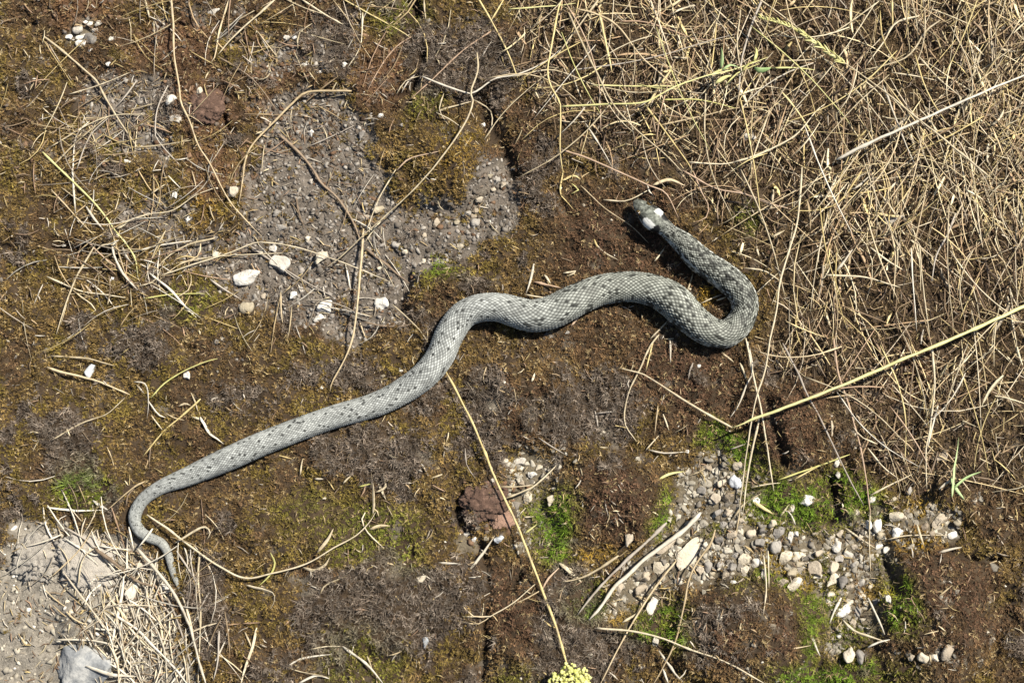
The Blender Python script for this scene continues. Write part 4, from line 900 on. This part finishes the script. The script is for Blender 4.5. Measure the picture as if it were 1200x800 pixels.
PEB = [
 (234,106,7,10,'cream'),(336,45,8,7,'white'),(345,44,7,6,'white'),(357,77,11,8,'white'),(151,191,13,7,'white'),(127,75,6,6,'white'),(376,85,6,6,'white'),(390,72,10,10,'tan'),(404,76,7,7,'white'),(365,156,7,10,'white'),(447,136,8,8,'white'),
 (424,159,9,9,'grey'),(566,147,6,6,'white'),(477,176,5,5,'white'),(205,229,7,9,'white'),(220,258,12,9,'white'),(320,292,10,9,'white'),(307,296,8,8,'cream'),(344,346,10,9,'white'),(330,267,14,11,'grey'),(325,250,12,8,'grey'),(272,225,15,13,'tan'),(309,347,7,7,'tan'),(131,327,6,7,'white'),
 (167,377,7,9,'cream'),(75,287,6,5,'white'),(377,302,18,14,'cream'),(371,304,9,9,'tan'),(445,246,14,13,'cream'),(429,255,15,9,'tan'),(361,280,8,8,'cream'),(540,289,9,10,'cream'),(535,260,8,9,'cream'),(547,250,11,9,'grey'),(557,247,8,7,'tan'),(555,253,8,7,'tan'),
 (557,261,11,12,'grey'),(561,234,9,9,'tan'),(582,212,10,9,'grey'),(575,206,7,6,'cream'),(464,287,11,9,'grey'),(446,314,8,6,'cream'),(496,277,9,9,'tan'),(496,306,7,6,'cream'),(511,261,10,9,'tan'),(475,295,7,7,'cream'),(332,267,9,11,'tan'),(590,217,8,7,'tan'),(578,222,7,6,'tan'),
 (665,390,5,5,'grey'),(805,529,5,5,'white'),(819,429,5,5,'white'),(609,541,15,9,'white'),(591,541,9,9,'cream'),(624,556,11,9,'white'),(619,582,11,15,'cream'),(646,586,13,11,'cream'),(632,548,9,7,'cream'),(577,563,5,5,'white'),(600,552,8,6,'tan'),(612,566,7,7,'tan'),(640,560,8,7,'tan'),
 (396,467,4,4,'white'),(377,454,5,5,'white'),(449,441,6,6,'cream'),(470,435,6,4,'white'),(379,584,7,4,'cream'),(279,557,4,4,'white'),(585,632,12,9,'blue'),(571,630,8,7,'cream'),(556,632,6,6,'white'),
 (872,654,16,15,'cream'),(887,660,14,12,'white'),(874,667,12,12,'cream'),(926,629,6,14,'white'),(932,625,9,10,'white'),(994,649,11,8,'white'),(1030,640,10,10,'white'),(1039,644,12,12,'white'),(1052,624,14,13,'white'),(1032,627,11,9,'cream'),(1050,606,18,14,'cream'),(1017,614,10,13,'white'),(1028,616,10,17,'white'),
 (1004,717,11,13,'grey'),(906,614,10,11,'cream'),(912,625,12,18,'grey'),(909,641,13,16,'grey'),(920,654,14,20,'cream'),(935,651,16,14,'cream'),(930,671,16,13,'cream'),(920,666,9,9,'cream'),(932,685,20,14,'cream'),(938,661,10,9,'cream'),(917,682,14,11,'tan'),(975,665,14,16,'tan'),(955,667,16,20,'tan'),(976,680,12,18,'cream'),(975,695,12,12,'cream'),(958,675,10,9,'cream'),
 (960,648,12,10,'tan'),(983,655,11,9,'grey'),(1000,661,8,9,'grey'),(988,682,13,14,'grey'),(996,688,10,10,'tan'),(1010,683,9,10,'grey'),(1021,687,8,8,'cream'),(1027,704,9,8,'grey'),(1041,702,6,10,'white'),(1000,730,8,14,'tan'),(983,744,7,7,'white'),(995,767,14,20,'cream'),(1009,769,11,17,'grey'),(941,771,9,9,'white'),(938,780,7,8,'white'),(911,795,8,8,'white'),
 (1081,770,12,11,'cream'),(1094,770,14,12,'cream'),(1110,764,11,22,'tan'),(1116,627,12,9,'white'),(927,595,9,11,'white'),(980,542,9,11,'white'),(982,556,6,9,'white'),(1035,521,6,8,'white'),(1021,585,9,11,'white'),(1102,536,18,13,'tan'),(886,587,9,9,'white'),(865,568,9,11,'blue'),(1068,770,8,8,'tan'),
 (843,600,12,10,'grey'),(853,582,14,12,'tan'),(838,584,12,13,'tan'),(822,575,11,10,'grey'),(846,566,12,12,'tan'),(828,548,14,11,'tan'),(864,545,12,11,'tan'),(852,600,8,9,'tan'),(865,587,8,9,'grey'),(868,610,10,9,'tan'),(848,615,12,9,'grey'),(858,625,14,11,'tan'),(842,632,10,9,'grey'),(831,664,12,14,'grey'),(845,660,12,10,'grey'),(857,664,11,11,'grey'),
 (850,674,9,8,'tan'),(820,668,9,10,'tan'),(834,672,7,6,'cream'),(895,672,9,11,'grey'),(862,650,9,8,'grey'),(890,636,12,10,'grey'),(895,620,10,11,'grey'),(880,625,12,10,'tan'),(755,675,15,17,'tan'),(752,690,14,16,'tan'),(860,682,8,6,'white'),(725,690,12,16,'tan'),(737,632,12,14,'tan'),
 (1065,575,9,9,'grey'),(1046,585,9,8,'cream'),(1063,600,8,9,'tan'),(1084,618,9,11,'tan'),(1075,602,8,8,'cream'),(1089,592,9,8,'tan'),(1003,600,9,8,'cream'),(985,625,10,8,'tan'),(1008,628,9,8,'tan'),(1001,640,7,7,'tan'),(955,625,8,6,'tan'),(1092,625,8,7,'tan'),(1122,612,10,9,'cream'),
 (245,668,5,5,'cream'),(300,648,4,4,'white'),(130,640,12,9,'tan'),(165,662,11,9,'tan'),(148,712,11,10,'cream'),(180,742,9,9,'cream'),(60,735,14,11,'tan'),(140,735,9,9,'grey'),(78,705,9,7,'cream'),(205,736,8,8,'cream'),
]
for x, y, w, h, c in PEB: pebble(x, y, w, h, c, 'r' if (c == 'white' and random.random() < .4) else random.choice('aar'), tall=random.uniform(.6, .95))

def grit(name, n, region, size, dens, palette, label, sub=1, pw=3.6, zr=(.45, .8)):
    xs, ys = [], []
    while len(xs) < n:
        x = rng.uniform(region[0], region[2], 6000); y = rng.uniform(region[1], region[3], 6000)
        k = (dens(x, y) > rng.random(6000)) & (samp(near, x, y) > 1)
        xs += list(x[k]); ys += list(y[k])
    x = np.array(xs[:n]); y = np.array(ys[:n])
    B, F0 = icos(sub)
    def chip(i):
        q = np.random.default_rng(i); W = B*(1+q.normal(0, .13, (len(B), 1)))
        for _ in range(8):
            nr = q.normal(size=3); nr[2] *= .8; nr /= np.linalg.norm(nr); d = q.uniform(.22, .62); k_ = W@nr; W = W-np.where(k_ > d, k_-d, 0)[:, None]*nr
        W = W-(W.max(0)+W.min(0))/2; W = W/((W.max(0)-W.min(0))/2)
        tl = q.normal(0, .22, 2); W[:, 2] = W[:, 2]+W[:, 0]*tl[0]+W[:, 1]*tl[1]; return W
    vars_ = np.stack([chip(i) for i in range(24)])
    V = vars_[rng.integers(0, 24, n)]
    sc = (size[0]+(size[1]-size[0])*rng.random(n)**pw)/2*S
    ax_ = np.stack([sc*rng.uniform(.7, 1.4, n), sc*rng.uniform(.7, 1.2, n), sc*rng.uniform(*zr, n)], -1)
    V = V*ax_[:, None]; a = rng.random(n)*6.28
    V = np.stack([V[..., 0]*np.cos(a)[:, None]-V[..., 1]*np.sin(a)[:, None], V[..., 0]*np.sin(a)[:, None]+V[..., 1]*np.cos(a)[:, None], V[..., 2]], -1)
    gx_, gy_ = G(x, y); V += np.stack([gx_, gy_, Hpx(x, y)+ax_[:, 2]*rng.uniform(-.35, .3, n)], -1)[:, None]
    F = (F0[None]+(np.arange(n)*len(B))[:, None, None]).reshape(-1, 3)
    pal = np.array(palette); C = np.repeat(pal[rng.integers(0, len(pal), n)]*rng.uniform(.65, 1.2, (n, 1)), len(B), 0)
    tag(add(name, mesh_from(name, V.reshape(-1, 3), F, M_grit, C)), label, 'gravel', kind='stuff')
M_grit = attr_mat('grit', .85, .25, nscale=700, namt=.3)
GP = [(.34,.305,.24),(.42,.38,.30),(.25,.225,.18),(.48,.44,.355),(.20,.178,.146),(.15,.125,.09),(.30,.27,.21)]
SP = [(.17,.148,.122),(.22,.195,.165),(.13,.112,.092),(.28,.25,.215),(.15,.118,.088),(.10,.08,.06)]
grit('gravel', 2400, (560, 480, 1330, 850), (1.8, 9.5), lambda x, y: np.clip(samp(Z['gravel'], x, y)*1.2-.85*samp(Z['green'], x, y), 0, 1)*(.35+.65*smooth(.4, .55, fbm(x/20+6, y/20, 3))), GP, 'fine pale angular gravel around the larger pebbles', 2, 2.0, (.25, .55))
grit('soil_grit', 9500, (-100, -50, 640, 430), (1.3, 7), lambda x, y: samp(Z['soil'], x, y), SP+[(.34,.31,.265)], 'loose grey grit on the bare soil', 1, 2.8)
grit('rubble_grit', 2300, (-150, 590, 260, 880), (1.2, 8), lambda x, y: samp(Z['pale'], x, y), GP+[(.66,.62,.54)], 'pale sandy crumbs of rubble below the tail')
CR = [(.12,.07,.04),(.16,.095,.055),(.09,.06,.04),(.20,.125,.075),(.14,.11,.085)]
grit('earth_crumbs', 5000, (-120, -80, 640, 660), (1.2, 8), lambda x, y: np.clip(samp(Z['rust'], x, y)*.9+.30*(fbm(x/25+3, y/25, 3) > .5)*(y < 230)*(x < 480)+.05*samp(Z['soil'], x, y)+.9*np.exp(-((x-242)/32)**2-((y-125)/32)**2)+.9*np.exp(-((x-572)/42)**2-((y-595)/38)**2), 0, 1), CR, 'rust-brown crumbs of dry earth on the crust')
grit('earth_lumps', 3000, (560, -80, 1320, 600), (1.2, 6), lambda x, y: samp(Z['thatch'], x, y), CR, 'dark earth crumbs among the thatch')
grit('moss_specks', 650, (-100, -80, 1300, 880), (1.2, 4.5), lambda x, y: np.clip(.3+.5*(fbm(x/40, y/40, 2) > .55), 0, 1)*(1-samp(Z['thatch'], x, y)*.5), [(.7,.66,.56),(.55,.48,.36),(.45,.36,.22)], 'tiny pale specks of stone and seed on the moss')

# ------------------------------------------------------------------ green things
def plant_root(name, label, cat, px, py):
    x, y = G(px, py); o = bpy.data.objects.new(name, None); COL.objects.link(o); o.location = (float(x), float(y), float(Hpx(px, py))); o.empty_display_size = .01
    return tag(o, label, cat)
p = plant_root('green_sprout', 'pale green blade-leaved sprout at the gravel end of the thatch', 'sprout', 1118, 575)
stem([(1116,582),(1117,560),(1121,535),(1124,512)], 8, 'green', 'leaf', parent=p, lift=.010)
stem([(1114,560),(1120,572),(1130,585)], 7, 'green', 'leaf', parent=p, lift=.008)
stem([(1118,572),(1132,560),(1150,552)], 6, 'green', 'leaf', parent=p, lift=.008)
stem([(1100,573),(1110,565),(1120,559)], 5, 'white', 'leaf', parent=p, lift=.006)
p = plant_root('leafy_shoot', 'yellow-green leafy shoot growing through the straw', 'shoot', 860, 90)
for pts, w in (([(838,98),(846,93),(857,88)], 9), ([(845,80),(846,68),(845,56)], 8), ([(846,82),(856,76),(866,79)], 6), ([(884,80),(892,83),(904,80)], 11), ([(884,72),(887,62),(885,55)], 7), ([(830,90),(842,83),(856,80)], 5), ([(870,84),(876,76),(888,70)], 6)):
    stem(pts, w, 'lime' if random.random() < .6 else 'green', 'leaf', parent=p, lift=.013)
stem([(850,100),(865,85),(890,75)], 3, 'lime', 'stem', parent=p, lift=.011)

def flower_head():
    px, py = 669, 804
    root = plant_root('flower_head', 'yellow-green clustered flower head at the end of the straight yellow stem', 'flower', px, py)
    b = np.array(root.location)
    M, n, l, bb = newmat('floret_yellow_green', .6, .3)
    oi = n.new('ShaderNodeObjectInfo'); r = n.new('ShaderNodeValToRGB')
    r.color_ramp.elements[0].color = (.44, .46, .12, 1); r.color_ramp.elements[1].color = (.70, .68, .28, 1)
    l.new(oi.outputs['Random'], r.inputs[0]); l.new(r.outputs[0], bb.inputs['Base Color'])
    z0 = b[2]+.022
    stem([(px-2, py+40), (px, py+18), (px, py+4)], 5, 'lime', 'stem', parent=root, lift=.004, arch=.004)
    V, F = stone_mesh(9, 2, 0)
    # small cup of five lobes
    a = np.arctan2(V[:, 1], V[:, 0]); V = V*(1+.32*np.cos(5*a)[:, None]*np.clip(1-np.abs(V[:, [2]]), 0, 1)); V[:, 2] -= .35*np.exp(-(V[:, 0]**2+V[:, 1]**2)/.12)*(V[:, 2] > 0)
    me = mesh_from('floret', V, F, M, None, True)
    k = 0
    for i in range(210):
        rr = math.sqrt((i+.5)/210); a = i*2.39996
        wob = 1+.13*math.sin(3*a)+.10*math.sin(7*a+1)
        x = px+rr*29*wob*math.cos(a)+random.uniform(-2, 2); y = py+rr*23*wob*math.sin(a)+random.uniform(-2, 2)
        z = z0+.007*(1-rr*rr)+.003*math.sin(x*.42)*math.sin(y*.47)+random.uniform(-.0015, .0015)
        gx_, gy_ = G(x, y, z); o = add('floret', me, root, (float(gx_)-b[0], float(gy_)-b[1], z-b[2]))
        q = random.uniform(1.3, 2.7)*S; o.scale = (q, q, q*.9); o.rotation_euler = (random.uniform(-.5, .5), random.uniform(-.5, .5), random.uniform(0, 6))
    # branching rays that carry the florets
    for i in range(9):
        a = i*.7; p1 = np.array([px+18*math.cos(a), py+14*math.sin(a)])
        zz = np.linspace(b[2]+.006, z0+.004, 5); xs = np.linspace(px, p1[0], 5); ys = np.linspace(py+4, p1[1], 5)
        gx_, gy_ = G(xs, ys, zz); c = np.stack([gx_, gy_, zz], -1)
        ring = np.stack([np.cos(np.arange(5)*1.2566), np.sin(np.arange(5)*1.2566), np.zeros(5)], -1)*.0008
        Vv = (c[:, None]+ring[None]).reshape(-1, 3)-b; I = np.arange(25).reshape(5, 5)
        add('ray', mesh_from('ray', Vv, np.stack([I[:-1], np.roll(I[:-1], -1, 1), np.roll(I[1:], -1, 1), I[1:]], -1).reshape(-1, 4), FM['lime'], None, True), root)
flower_head()

# frayed end of the snapped stalk is part of that thing: give look-alikes a common group
cnt = {}
for o in things: cnt.setdefault(o['label'], []).append(o)
for lab, os_ in cnt.items():
    if len(os_) > 1:
        cut = min([i for i in (lab.find(' '+w) for w in ('in the', 'on the', 'beside', 'right beside', 'of the')) if i > 0] or [0])
        for o in os_: o['group'] = (o['category']+'s'+lab[cut:]).replace('leafs', 'leaves')
print('THINGS', len(things), 'traced stems', n_traced, 'moss shoots', n_moss, 'shared labels', sum(len(v) for v in cnt.values() if len(v) > 1))
